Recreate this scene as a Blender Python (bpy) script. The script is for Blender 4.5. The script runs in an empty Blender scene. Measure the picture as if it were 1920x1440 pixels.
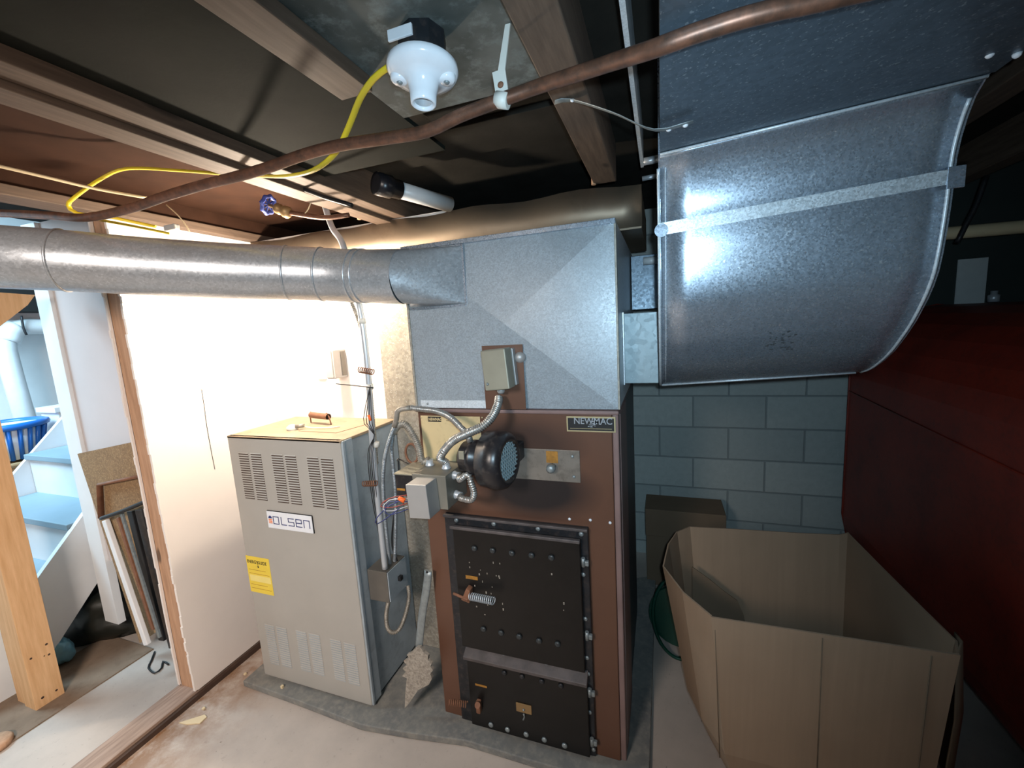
import bpy, bmesh, math, random
from mathutils import Vector, Matrix, noise
from math import radians, sin, cos, pi
random.seed(7)
S = bpy.context.scene
COL = S.collection

# ------------------------------------------------------------------ camera
YAW, PITCH, ROLL, FOC = radians(-19.7267), radians(8.1004), radians(-3.4362), 786.87
CAM = Vector((0, 0, 1.6))
_f = Vector((sin(YAW)*cos(PITCH), cos(YAW)*cos(PITCH), -sin(PITCH)))
_r = Vector((cos(YAW), -sin(YAW), 0)); _u = _r.cross(_f)
R_, U_ = cos(ROLL)*_r + sin(ROLL)*_u, -sin(ROLL)*_r + cos(ROLL)*_u
cam = bpy.data.objects.new('camera', bpy.data.cameras.new('camera')); COL.objects.link(cam)
M = Matrix((R_, U_, -_f)).transposed().to_4x4(); M.translation = CAM
cam.matrix_world = M
cam.data.sensor_width = 36; cam.data.lens = 36*FOC/1920; cam.data.clip_start = .02
S.camera = cam
S.view_settings.view_transform = 'Standard'; S.view_settings.look = 'None'
S.view_settings.gamma = 1; S.view_settings.use_curve_mapping = False
S.view_settings.exposure = 0.0
w = bpy.data.worlds.new('world'); S.world = w; w.use_nodes = True
w.node_tree.nodes['Background'].inputs[0].default_value = (.35, .42, .5, 1)
w.node_tree.nodes['Background'].inputs[1].default_value = .02

def lamp(name, kind, loc, power, color, size=.05, rot=None, sy=None, spread=None):
    d = bpy.data.lights.new(name, kind); d.energy = power; d.color = color
    if kind == 'AREA':
        d.size = size
        if sy: d.shape = 'RECTANGLE'; d.size_y = sy
        if spread: d.spread = spread
    else: d.shadow_soft_size = size
    o = bpy.data.objects.new(name, d); o.location = loc
    if rot: o.rotation_euler = rot
    COL.objects.link(o); return o
# the phone's flash beside the lens, the bare bulb behind the round duct, the room lamp behind
# the viewer and the daylight that falls down the stairwell
fl = lamp('flash', 'SPOT', (0.03, -0.02, 1.63), 57, (.59, .83, 1.0), .012)
fl.data.spot_size = radians(116); fl.data.spot_blend = 1.0
fl.rotation_euler = (Vector(_f)*.9+R_*.12+U_*.08).to_track_quat('-Z', 'Y').to_euler()
lamp('room_lamp', 'AREA', (-.75, -.9, 2.0), 44, (1.0, .87, .78), .5, (radians(52), 0, radians(42)), spread=radians(122))
lamp('stair_daylight', 'AREA', (-3.9, .6, 2.5), 108, (.54, .82, 1.0), .9, (radians(28), 0, radians(25)))

# ------------------------------------------------------------------ geometry helpers
def ray(x, y): return _f + R_*((x-960)/FOC) - U_*((y-720)/FOC)
def on(ax, v, x, y):
    """the point where the line of sight through a spot of the photo meets the plane axis=v"""
    d = ray(x, y); return CAM + d*((v-CAM[ax])/d[ax])
def N(x, y, v=1.322): return on(1, v, x, y)
def O(x, y, v=1.246): return on(1, v, x, y)

class B:
    def __init__(s): s.bm = bmesh.new()
    def box(s, lo, hi, rot=None, bev=0):
        lo, hi = Vector(lo), Vector(hi); c = (lo+hi)/2; d = hi-lo
        r = bmesh.ops.create_cube(s.bm, size=1)['verts']
        m = Matrix.Diagonal((d.x, d.y, d.z, 1))
        if rot is not None: m = rot.to_4x4() @ m
        m = Matrix.Translation(c) @ m
        bmesh.ops.transform(s.bm, matrix=m, verts=r)
        if bev:
            es = list({e for v in r for e in v.link_edges})
            bmesh.ops.bevel(s.bm, geom=es, offset=bev, segments=2, profile=.5, affect='EDGES')
        return s
    def prism(s, pts, ax, a, b, bev=0):
        """polygon given as pairs of the two other axes, extruded along ax from a to b"""
        def mk(p, v):
            p = list(p); p.insert(ax, v); return s.bm.verts.new(p)
        A = [mk(p, a) for p in pts]; Bv = [mk(p, b) for p in pts]
        n = len(pts); fs = [s.bm.faces.new(A), s.bm.faces.new(Bv[::-1])]
        for i in range(n): fs.append(s.bm.faces.new((A[i], Bv[i], Bv[(i+1) % n], A[(i+1) % n])))
        bmesh.ops.recalc_face_normals(s.bm, faces=fs)
        if bev:
            es = list({e for f in fs for e in f.edges})
            bmesh.ops.bevel(s.bm, geom=es, offset=bev, segments=2, profile=.5, affect='EDGES')
        return s
    def tube(s, pts, r, seg=10, smooth=True, step=.02, rfn=None, closed=False, caps=True, flat=None):
        P = catmull(pts, step, closed) if smooth else [Vector(p) for p in pts]
        n = len(P); L = 0; rings = []; ref = None
        for i, p in enumerate(P):
            if closed: t = (P[(i+1) % n]-P[i-1]).normalized()
            else: t = (P[min(i+1, n-1)]-P[max(i-1, 0)]).normalized()
            if ref is None:
                ref = Vector((0, 0, 1)) if abs(t.z) < .9 else Vector((0, 1, 0))
            a = (ref - t*ref.dot(t)).normalized(); b = t.cross(a); ref = a
            if i: L += (p-P[i-1]).length
            rr = r if rfn is None else rfn(L)
            k = (1, 1) if flat is None else flat
            rings.append([s.bm.verts.new(p + a*(rr*k[0]*cos(2*pi*j/seg)) + b*(rr*k[1]*sin(2*pi*j/seg))) for j in range(seg)])
        m = n if closed else n-1
        for i in range(m):
            A, C = rings[i], rings[(i+1) % n]
            for j in range(seg):
                f = s.bm.faces.new((A[j], A[(j+1) % seg], C[(j+1) % seg], C[j])); f.smooth = True
        if caps and not closed:
            s.bm.faces.new(rings[0][::-1]); s.bm.faces.new(rings[-1])
        return s
    def lathe(s, prof, org, ax, seg=32, smooth=True):
        """prof: (distance along ax, radius)"""
        org, ax = Vector(org), Vector(ax).normalized()
        a = Vector((0, 0, 1)) if abs(ax.z) < .9 else Vector((1, 0, 0))
        a = (a-ax*a.dot(ax)).normalized(); b = ax.cross(a); rings = []
        for h, r in prof:
            if r < 1e-6: rings.append([s.bm.verts.new(org+ax*h)])
            else: rings.append([s.bm.verts.new(org+ax*h+a*(r*cos(2*pi*j/seg))+b*(r*sin(2*pi*j/seg))) for j in range(seg)])
        fs = []
        for A, C in zip(rings, rings[1:]):
            for j in range(seg):
                k = (j+1) % seg
                if len(A) == 1 and len(C) == 1: continue
                if len(A) == 1: q = (A[0], C[k], C[j])
                elif len(C) == 1: q = (A[j], A[k], C[0])
                else: q = (A[j], A[k], C[k], C[j])
                f = s.bm.faces.new(q); f.smooth = smooth; fs.append(f)
        for rg, fl in ((rings[0], 1), (rings[-1], 0)):
            if len(rg) > 1: fs.append(s.bm.faces.new(rg[::-1] if fl else rg))
        bmesh.ops.recalc_face_normals(s.bm, faces=fs)
        return s
    def dome(s, c, ax, r, h=None):
        h = h or r*.5
        return s.lathe([(0, r), (h*.6, r*.8), (h*.9, r*.45), (h, 0)], c, ax, 12)
    def sheet(s, rows, th=0, smooth=True):
        """grid of points; th thickens along -normal"""
        V = [[s.bm.verts.new(p) for p in row] for row in rows]; fs = []
        for i in range(len(V)-1):
            for j in range(len(V[0])-1):
                f = s.bm.faces.new((V[i][j], V[i][j+1], V[i+1][j+1], V[i+1][j])); f.smooth = smooth; fs.append(f)
        if th:
            bmesh.ops.recalc_face_normals(s.bm, faces=fs)
            bmesh.ops.solidify(s.bm, geom=fs, thickness=th)
        return s

def catmull(pts, step=.02, closed=False):
    P = [Vector(p) for p in pts]; out = []; n = len(P)
    rng = range(n) if closed else range(n-1)
    for i in rng:
        if closed: p0, p1, p2, p3 = P[i-1], P[i], P[(i+1) % n], P[(i+2) % n]
        else:
            p1, p2 = P[i], P[i+1]; p0 = P[i-1] if i else p1*2-p2; p3 = P[i+2] if i+2 < n else p2*2-p1
        k = max(2, int((p2-p1).length/step))
        for j in range(k):
            t = j/k
            out.append(.5*((2*p1)+(p2-p0)*t+(2*p0-5*p1+4*p2-p3)*t*t+(3*p1-p0-3*p2+p3)*t**3))
    if not closed: out.append(P[-1])
    return out

def root_loc(o):
    while o.parent: o = o.parent
    return o.location
def obj(name, b, mat, parent=None, smooth=None, loc=None):
    bm = b.bm if isinstance(b, B) else b
    if parent is not None: off = Vector(root_loc(parent))
    elif loc is not None: off = Vector(loc)
    else:
        xs = [v.co for v in bm.verts]
        off = Vector(((min(v.x for v in xs)+max(v.x for v in xs))/2, (min(v.y for v in xs)+max(v.y for v in xs))/2, min(v.z for v in xs)))
    bmesh.ops.translate(bm, verts=bm.verts, vec=-off)
    me = bpy.data.meshes.new(name); bm.to_mesh(me); bm.free()
    o = bpy.data.objects.new(name, me); COL.objects.link(o)
    if parent is not None: o.parent = parent
    else: o.location = off
    me.materials.append(mat)
    if smooth: 
        for p in me.polygons: p.use_smooth = True
    return o
def tag(o, label, cat, group=None):
    o['label'] = label; o['category'] = cat
    if group: o['group'] = group
    return o
def thing(name, label, cat, loc, group=None):
    o = bpy.data.objects.new(name, None); COL.objects.link(o); o.location = loc; o.empty_display_size = .05
    return tag(o, label, cat, group)
def struct(o): o['kind'] = 'structure'; return o
def bevel(o, w=.002, seg=2):
    m = o.modifiers.new('bevel', 'BEVEL'); m.width = w; m.segments = seg; m.limit_method = 'ANGLE'; m.angle_limit = radians(40); return o
def text(name, s, size, mat, org, xd, yd, parent, ext=.0004, xs=1.0, bold=0, align='LEFT', sp=1.0):
    c = bpy.data.curves.new(name, 'FONT'); c.body = s; c.size = size; c.extrude = ext; c.offset = bold; c.align_x = align; c.space_character = sp
    t = bpy.data.objects.new('tmp', c); COL.objects.link(t)
    bpy.context.view_layer.update()
    me = bpy.data.meshes.new_from_object(t.evaluated_get(bpy.context.evaluated_depsgraph_get()))
    bpy.data.objects.remove(t)
    xd, yd = Vector(xd).normalized(), Vector(yd).normalized(); zd = xd.cross(yd)
    m = Matrix((xd*xs, yd, zd)).transposed().to_4x4(); m.translation = Vector(org)-Vector(root_loc(parent))
    me.transform(m); me.materials.clear(); me.materials.append(mat)
    o = bpy.data.objects.new(name, me); COL.objects.link(o); o.parent = parent
    return o

# ------------------------------------------------------------------ materials
def nt(name):
    m = bpy.data.materials.new(name); m.use_nodes = True; t = m.node_tree; return m, t, t.nodes['Principled BSDF']
def lin(c):
    f = lambda v: v/12.92 if v <= .04045 else ((v+.055)/1.055)**2.4
    return tuple(f(v/255) for v in c)+(1,)
def coord(t, scale=(1, 1, 1), rot=(0, 0, 0)):
    tc = t.nodes.new('ShaderNodeTexCoord'); mp = t.nodes.new('ShaderNodeMapping')
    mp.inputs['Scale'].default_value = scale; mp.inputs['Rotation'].default_value = rot
    t.links.new(tc.outputs['Object'], mp.inputs[0]); return mp.outputs[0]
def tnoise(t, vec, scale, detail=4, rough=.55):
    n = t.nodes.new('ShaderNodeTexNoise'); n.inputs['Scale'].default_value = scale
    n.inputs['Detail'].default_value = detail; n.inputs['Roughness'].default_value = rough
    t.links.new(vec, n.inputs['Vector']); return n.outputs[0]
def ramp(t, src, stops):
    r = t.nodes.new('ShaderNodeValToRGB'); e = r.color_ramp.elements
    while len(e) < len(stops): e.new(.5)
    for k, (p, c) in enumerate(stops):
        e[k].position = p; e[k].color = c if isinstance(c, tuple) else (c, c, c, 1)
    t.links.new(src, r.inputs[0]); return r.outputs[0]
def mix(t, fac, a, b):
    m = t.nodes.new('ShaderNodeMix'); m.data_type = 'RGBA'
    for i, v in ((0, fac), (6, a), (7, b)):
        if isinstance(v, (int, float, tuple)): m.inputs[i].default_value = v
        else: t.links.new(v, m.inputs[i])
    return m.outputs[2]
def bump(t, p, src, strength=.3, dist=.002):
    b = t.nodes.new('ShaderNodeBump'); b.inputs['Strength'].default_value = strength; b.inputs['Distance'].default_value = dist
    t.links.new(src, b.inputs['Height']); t.links.new(b.outputs[0], p.inputs['Normal'])
def paint(name, c, rough=.5, var=.12, scale=6, metal=0, dirt=None, dirt_amt=.5, bmp=0, spec=.5, fine=80):
    """plain coloured surface with mild mottling and, if asked, dirt patches"""
    m, t, p = nt(name); v = coord(t)
    c = lin(c); n = tnoise(t, v, scale, 6)
    col = mix(t, ramp(t, n, [(.3, 0.), (.7, 1.)]), tuple(x*(1-var) for x in c[:3])+(1,), tuple(min(1, x*(1+var)) for x in c[:3])+(1,))
    if dirt:
        n2 = tnoise(t, v, scale*2.3, 8, .7)
        col = mix(t, ramp(t, n2, [(.62-.25*dirt_amt, 0.), (.72, dirt_amt)]), col, lin(dirt))
    t.links.new(col, p.inputs['Base Color'])
    p.inputs['Roughness'].default_value = rough; p.inputs['Metallic'].default_value = metal
    p.inputs['Specular IOR Level'].default_value = spec
    if bmp: bump(t, p, tnoise(t, v, fine, 3), bmp)
    return m
def galv(name, c, metal=.6, rough=.42, sp=70, var=.3, dirt=None, spark=.35):
    m, t, p = nt(name); v = coord(t, (1, 1, 1)); c = lin(c)
    vo = t.nodes.new('ShaderNodeTexVoronoi'); vo.inputs['Scale'].default_value = sp
    nz = t.nodes.new('ShaderNodeTexNoise'); nz.inputs['Scale'].default_value = 25; t.links.new(v, nz.inputs['Vector'])
    vm = t.nodes.new('ShaderNodeVectorMath'); vm.operation = 'MULTIPLY_ADD'; vm.inputs[1].default_value = (.012, .012, .012)
    t.links.new(nz.outputs['Color'], vm.inputs[0]); t.links.new(v, vm.inputs[2]); t.links.new(vm.outputs[0], vo.inputs['Vector'])
    sx = t.nodes.new('ShaderNodeSeparateXYZ'); t.links.new(vo.outputs['Color'], sx.inputs[0])
    col = mix(t, sx.outputs[0], tuple(x*(1-var) for x in c[:3])+(1,), tuple(min(1, x*(1+var)) for x in c[:3])+(1,))
    big = tnoise(t, v, 5, 6, .65)
    col = mix(t, ramp(t, big, [(.42, 0.), (.68, .45)]), col, lin(dirt) if dirt else tuple(x*.72 for x in c[:3])+(1,))
    fl = tnoise(t, v, 160, 2)                      # small white oxide flecks
    col = mix(t, ramp(t, fl, [(.62, 0.), (.69, spark)]), col, (.8, .85, .88, 1))
    t.links.new(col, p.inputs['Base Color'])
    t.links.new(ramp(t, sx.outputs[1], [(0, rough-.05), (1, rough+.06)]), p.inputs['Roughness'])
    p.inputs['Metallic'].default_value = metal
    bump(t, p, sx.outputs[2], .05, .0006)
    return m
def wood(name, a, b, rot=(0, 0, 0), scale=(1, 1, 1), rough=.7, knots=True):
    """grain runs along the axis with the small scale"""
    m, t, p = nt(name); v = coord(t, scale, rot)
    n = tnoise(t, v, 9, 8, .6); g = ramp(t, n, [(.3, lin(a)), (.5, lin(tuple((x+y)/2 for x, y in zip(a, b)))), (.72, lin(b))])
    if knots:
        v2 = coord(t, tuple(.25+.75*min(1, s/3) for s in scale)); k = tnoise(t, v2, 13, 1)
        g = mix(t, ramp(t, k, [(.70, 0.), (.75, .8)]), g, lin(tuple(x*.45 for x in a)))
    t.links.new(g, p.inputs['Base Color']); p.inputs['Roughness'].default_value = rough
    bump(t, p, n, .25, .001); return m
def flat(name, c, rough=.5, metal=0): return paint(name, c, rough, .04, 20, metal)

def concrete():
    m, t, p = nt('painted concrete floor'); v = coord(t)
    n = tnoise(t, v, 2.2, 8, .6); col = ramp(t, n, [(.3, lin((160, 150, 142))), (.6, lin((186, 174, 164)))])
    d = tnoise(t, v, 38, 5, .7); col = mix(t, ramp(t, d, [(.6, 0.), (.75, .35)]), col, lin((108, 98, 90)))
    s = tnoise(t, v, 95, 2); col = mix(t, ramp(t, s, [(.73, 0.), (.76, .7)]), col, lin((60, 52, 46)))
    # rusty dirt that has gathered along the foot of the partition
    tc = t.nodes.new('ShaderNodeTexCoord'); sx = t.nodes.new('ShaderNodeSeparateXYZ'); t.links.new(tc.outputs['Object'], sx.inputs[0])
    mr = t.nodes.new('ShaderNodeMapRange'); mr.inputs[1].default_value = -1.62; mr.inputs[2].default_value = -1.98
    t.links.new(sx.outputs[0], mr.inputs[0])
    mr2 = t.nodes.new('ShaderNodeMapRange'); mr2.inputs[1].default_value = -2.0; mr2.inputs[2].default_value = -2.01
    mr2.inputs[3].default_value = 1; mr2.inputs[4].default_value = 0; t.links.new(sx.outputs[0], mr2.inputs[0])
    mu = t.nodes.new('ShaderNodeMath'); mu.operation = 'MULTIPLY'; t.links.new(mr.outputs[0], mu.inputs[0]); t.links.new(mr2.outputs[0], mu.inputs[1])
    mu2 = t.nodes.new('ShaderNodeMath'); mu2.operation = 'MULTIPLY'; t.links.new(mu.outputs[0], mu2.inputs[0])
    t.links.new(ramp(t, tnoise(t, v, 9, 6, .7), [(.35, 0.), (.6, 1.)]), mu2.inputs[1])
    col = mix(t, mu2.outputs[0], col, lin((132, 98, 70)))
    t.links.new(col, p.inputs['Base Color']); p.inputs['Roughness'].default_value = .62
    bump(t, p, d, .25, .002); return m
def blockwork():
    m, t, p = nt('painted concrete block wall')
    tc = t.nodes.new('ShaderNodeTexCoord'); sx = t.nodes.new('ShaderNodeSeparateXYZ'); cx = t.nodes.new('ShaderNodeCombineXYZ')
    t.links.new(tc.outputs['Object'], sx.inputs[0]); t.links.new(sx.outputs[0], cx.inputs[0]); t.links.new(sx.outputs[2], cx.inputs[1])
    mp = t.nodes.new('ShaderNodeMapping'); mp.inputs['Location'].default_value = (.01, -.09, 0); t.links.new(cx.outputs[0], mp.inputs[0])
    br = t.nodes.new('ShaderNodeTexBrick'); br.offset = .5
    br.inputs['Scale'].default_value = 1; br.inputs['Brick Width'].default_value = .4; br.inputs['Row Height'].default_value = .2
    br.inputs['Mortar Size'].default_value = .006; br.inputs['Mortar Smooth'].default_value = .4
    br.inputs['Color1'].default_value = lin((164, 172, 170)); br.inputs['Color2'].default_value = lin((182, 188, 184))
    br.inputs['Mortar'].default_value = lin((134, 142, 142)); t.links.new(mp.outputs[0], br.inputs[0])
    v = coord(t); n = tnoise(t, v, 30, 6, .7)
    col = mix(t, ramp(t, n, [(.3, 0.), (.75, .35)]), br.outputs[0], lin((130, 138, 136)))
    t.links.new(col, p.inputs['Base Color']); p.inputs['Roughness'].default_value = .85
    mm = t.nodes.new('ShaderNodeMath'); mm.operation = 'SUBTRACT'; t.links.new(n, mm.inputs[0]); t.links.new(br.outputs[1], mm.inputs[1])
    bump(t, p, mm.outputs[0], .6, .006); return m
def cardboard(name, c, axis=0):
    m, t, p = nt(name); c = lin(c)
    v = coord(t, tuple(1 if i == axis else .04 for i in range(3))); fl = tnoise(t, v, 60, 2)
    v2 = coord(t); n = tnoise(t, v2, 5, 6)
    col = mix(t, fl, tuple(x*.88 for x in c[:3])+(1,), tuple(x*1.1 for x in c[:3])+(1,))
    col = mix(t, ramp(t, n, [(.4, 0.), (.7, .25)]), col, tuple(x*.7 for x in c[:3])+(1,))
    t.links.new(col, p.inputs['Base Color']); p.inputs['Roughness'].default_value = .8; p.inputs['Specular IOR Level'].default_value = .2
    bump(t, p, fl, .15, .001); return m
def speckled(name, base, spot, scale, lo, hi, rough=.9, base2=None):
    m, t, p = nt(name); v = coord(t)
    n = tnoise(t, v, scale, 8, .72); n2 = tnoise(t, v, scale*.3, 4)
    col = mix(t, ramp(t, n2, [(.35, 0.), (.65, 1.)]), lin(base), lin(base2 or base))
    col = mix(t, ramp(t, n, [(lo, 0.), (hi, 1.)]), col, lin(spot))
    t.links.new(col, p.inputs['Base Color']); p.inputs['Roughness'].default_value = rough; bump(t, p, n, .4, .002); return m

M_floor = concrete(); M_block = blockwork()
M_dry = paint('white drywall', (226, 218, 212), .75, .03, 4, spec=.2)
M_drygrey = paint('grey white drywall', (205, 200, 202), .75, .03, 4, spec=.2)
M_white = paint('white paint', (226, 228, 230), .5, .05, 5)
M_stair = paint('stair white paint', (222, 224, 226), .5, .05, 5)
M_tread = paint('blue grey stair paint', (128, 150, 164), .5, .06, 5)
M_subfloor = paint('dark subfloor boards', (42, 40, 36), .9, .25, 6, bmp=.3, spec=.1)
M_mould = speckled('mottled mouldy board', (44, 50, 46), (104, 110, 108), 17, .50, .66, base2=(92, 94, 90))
M_brown = paint('dark brown board', (50, 32, 23), .85, .25, 9, spec=.1)
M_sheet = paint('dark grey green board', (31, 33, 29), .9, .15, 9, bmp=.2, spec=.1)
M_joist = wood('old joist timber', (76, 61, 50), (104, 86, 72), scale=(9, .7, 9))
M_stud = wood('stud timber', (164, 126, 98), (196, 158, 128), scale=(9, 9, .7))
M_post = wood('pine post timber', (206, 160, 112), (230, 188, 142), scale=(8, 8, .6))
M_sill = wood('sill timber', (132, 110, 96), (176, 152, 136), scale=(9, .7, 9))
M_galv = galv('galvanised steel', (212, 220, 226), .28, .4, 260, .14, dirt=(190, 198, 204), spark=.6)
M_galv2 = galv('weathered galvanised steel', (172, 184, 198), .72, .30, 260, .16, dirt=(140, 146, 152), spark=.5)
M_galvt = galv('darkened duct steel', (104, 118, 130), .7, .42, 110, .12, spark=.3)  # trunk's reflection of the dark ceiling is put into this darker colour
M_galvt2 = galv('pale connecting steel', (150, 166, 172), .3, .5, 60, .06, spark=.15)
M_galvc = galv('bright cleat steel', (196, 204, 210), .4, .4, 300, .3, spark=.6)
M_galvd = galv('round duct steel', (178, 184, 190), .55, .34, 170, .10, dirt=(152, 150, 148))
M_galvw = galv('riser steel', (160, 154, 142), .3, .5, 90, .2)
M_emt = flat('steel conduit', (190, 196, 202), .35, .4)
M_flex = paint('flexible armoured conduit', (168, 166, 162), .38, .2, 40, .65, dirt=(110, 100, 88))
M_flexb = paint('blue grey armoured conduit', (136, 144, 150), .42, .2, 40, .5, dirt=(96, 98, 98))
M_flexd = paint('dusty armoured conduit', (150, 144, 134), .5, .2, 40, .4, dirt=(100, 92, 80))
M_olsen = paint('grey enamel', (163, 160, 154), .42, .04, 5)
M_olsentop = paint('dusty grey enamel top', (146, 130, 108), .7, .1, 9, dirt=(116, 90, 66), dirt_amt=.5)
M_olsenside = paint('blue grey enamel side', (152, 164, 172), .45, .12, 7, dirt=(112, 118, 122))
M_slot = flat('brown slot shade', (70, 56, 48), .8)
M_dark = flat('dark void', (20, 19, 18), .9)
M_black = paint('black cast iron', (15, 14, 14), .42, .3, 14, .2, dirt=(38, 33, 30), dirt_amt=.3)
M_frame = paint('black iron frame', (38, 40, 44), .42, .3, 18, .3, dirt=(92, 78, 72), dirt_amt=.5)
M_ledge = paint('dusty iron ledge', (86, 79, 78), .6, .3, 18, .2, dirt=(60, 60, 66))
M_dsteel = paint('dull bolt steel', (140, 148, 150), .45, .2, 60, .5)
M_brass = flat('aged brass', (150, 122, 84), .45, .5)
M_copper = paint('tarnished copper', (122, 84, 66), .42, .35, 22, .5, dirt=(72, 58, 50), dirt_amt=.9)
M_plateyel = paint('cream instruction plate', (206, 184, 140), .5, .06, 9, dirt=(140, 120, 88), dirt_amt=.4)
M_splate = paint('brushed steel plate', (138, 132, 124), .42, .15, 12, .5, dirt=(70, 62, 56))
M_yel = flat('yellow label', (226, 200, 70), .5); M_yel2 = flat('pale yellow label print', (232, 216, 130), .5)
M_ochre = paint('ochre sticker', (160, 112, 42), .6, .2, 60, dirt=(90, 70, 44))
M_ink = flat('black ink', (22, 22, 24), .6); M_navy = flat('navy ink', (44, 54, 110), .5); M_orange = flat('orange print', (226, 120, 50), .5)
M_stud2 = flat('worn stud steel', (62, 66, 68), .4, .4)
M_badge = flat('white badge', (222, 226, 232), .35); M_silver = flat('silver lettering', (176, 182, 190), .35, .5)
M_gold = flat('gold badge rim', (190, 176, 138), .4, .4)
M_boxtan = paint('dusty steel box', (146, 142, 126), .5, .1, 10, .3)
M_boxgrey = paint('grey steel box', (168, 166, 164), .45, .06, 10, .35)
M_boxmid = paint('dusty mid grey box', (126, 122, 112), .5, .1, 12, .3)
M_boxdark = paint('dusty darkened steel box', (104, 100, 94), .55, .12, 12, .3)
M_boxwhite = flat('pale grey plastic', (206, 204, 196), .5)
M_fan = paint('black blower plastic', (34, 32, 34), .32, .2, 20, dirt=(92, 82, 74), dirt_amt=.45)
M_grille = flat('pale blower grille', (150, 168, 172), .4)
M_rust = paint('rusty iron', (128, 88, 66), .7, .25, 30, .2)
M_porc = flat('white porcelain', (226, 230, 236), .15)
M_pvc = flat('white pvc', (206, 210, 212), .35); M_abs = flat('black abs', (30, 30, 34), .3)
M_romex = flat('yellow cable sheath', (222, 196, 44), .4); M_cablew = flat('cream cable sheath', (214, 196, 160), .5)
M_blackwire = flat('black wire', (26, 26, 28), .5); M_blueh = flat('blue valve wheel', (58, 74, 150), .45)
M_wred = flat('red wire', (150, 60, 52), .5); M_worange = flat('orange wire nut', (236, 104, 40), .5); M_wwhite = flat('white wire', (190, 190, 196), .5)
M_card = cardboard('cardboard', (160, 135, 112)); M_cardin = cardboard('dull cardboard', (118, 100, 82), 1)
M_green = paint('dark green plastic', (10, 58, 46), .3, .1, 6); M_bin = flat('blue plastic basket', (30, 104, 190), .35)
M_wicker = wood('wicker', (120, 96, 66), (178, 150, 110), scale=(1, 1, 30), knots=False)
M_knotgap = paint('dark knot and gap shade', (66, 48, 38), .8, .2, 12)
M_dirt = paint('dirty brown plank', (128, 110, 94), .85, .15, 7, dirt=(96, 78, 62), dirt_amt=.5, spec=.2)
M_osb = speckled('chipboard', (142, 114, 82), (164, 136, 100), 120, .48, .62, base2=(128, 102, 74))
M_bag = paint('black refuse bag', (26, 28, 24), .35, .3, 12, bmp=.4, fine=30); M_bluebag = paint('pale blue plastic bag', (110, 160, 180), .3, .3, 20)
M_ash = speckled('ash crusted steel', (140, 132, 122), (172, 164, 152), 120, .4, .65, base2=(118, 110, 100))
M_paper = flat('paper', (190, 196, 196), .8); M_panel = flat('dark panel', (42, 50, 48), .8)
M_trunk = paint('dull trunk duct', (150, 134, 116), .5, .06, 4, metal=.8, dirt=(110, 94, 80), dirt_amt=.3)
M_conc2 = speckled('rough concrete pad', (122, 122, 118), (144, 141, 132), 30, .45, .75, base2=(104, 105, 105))

def tank_mat():
    m, t, p = nt('oxide red tank paint'); v = coord(t)
    n = tnoise(t, v, 5, 8, .65); col = ramp(t, n, [(.3, lin((106, 31, 20))), (.7, lin((140, 44, 27)))])
    col = mix(t, ramp(t, tnoise(t, v, 60, 4), [(.5, 0.), (.75, .4)]), col, lin((70, 30, 24)))
    t.links.new(col, p.inputs['Base Color']); p.inputs['Roughness'].default_value = .5; bump(t, p, n, .15, .003); return m
M_tank = tank_mat()
def casing_mat():
    """brown enamel with a soot stain below and behind the draught blower"""
    m, t, p = nt('brown enamel casing'); v = coord(t)
    n = tnoise(t, v, 6, 6); col = mix(t, n, lin((86, 58, 45)), lin((104, 71, 54)))
    tc = t.nodes.new('ShaderNodeTexCoord')
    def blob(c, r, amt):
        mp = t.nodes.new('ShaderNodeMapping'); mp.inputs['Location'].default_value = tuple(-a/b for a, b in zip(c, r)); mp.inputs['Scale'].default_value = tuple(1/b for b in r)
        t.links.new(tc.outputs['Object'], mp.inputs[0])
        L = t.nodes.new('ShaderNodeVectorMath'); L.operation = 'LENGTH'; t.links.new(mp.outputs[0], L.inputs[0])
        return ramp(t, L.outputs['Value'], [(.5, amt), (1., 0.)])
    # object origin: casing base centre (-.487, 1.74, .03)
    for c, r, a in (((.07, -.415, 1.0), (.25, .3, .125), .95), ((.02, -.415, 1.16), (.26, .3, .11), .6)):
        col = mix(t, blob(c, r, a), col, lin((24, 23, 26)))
    t.links.new(col, p.inputs['Base Color']); p.inputs['Roughness'].default_value = .42; return m
M_casing = casing_mat()
M_casingside = paint('dark casing side', (70, 78, 84), .5, .15, 8)
M_trim = paint('faded brown trim', (128, 104, 100), .5, .15, 9)

# ================================================================== THE ROOM
Zc = 2.24
struct(obj('floor', B().box((-6, -3, -.1), (3.2, 3.4, 0)), M_floor, loc=(0, 0, 0)))
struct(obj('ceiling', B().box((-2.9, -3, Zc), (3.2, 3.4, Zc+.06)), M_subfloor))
struct(obj('wall_back', B().box((-2.9, 2.8, 0), (3.2, 3.0, Zc)), M_block, loc=(0, 2.8, 0)))
struct(obj('wall_right', B().box((2.6, -3, 0), (2.8, 2.8, Zc)), M_block, loc=(2.6, 0, 0)))
struct(obj('wall_front', B().box((-6, -3.2, 0), (3.2, -3, 2.7)), M_panel, loc=(0, -3, 0)))
struct(obj('wall_stairwell_left', B().box((-5.2, -3, 0), (-5.1, 3.4, 2.9)), M_white, loc=(-5.2, 0, 0)))
struct(obj('wall_stairwell_back', B().box((-5.1, 3.0, 0), (-2.9, 3.1, 2.9)), M_white, loc=(-4, 3, 0)))
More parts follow.
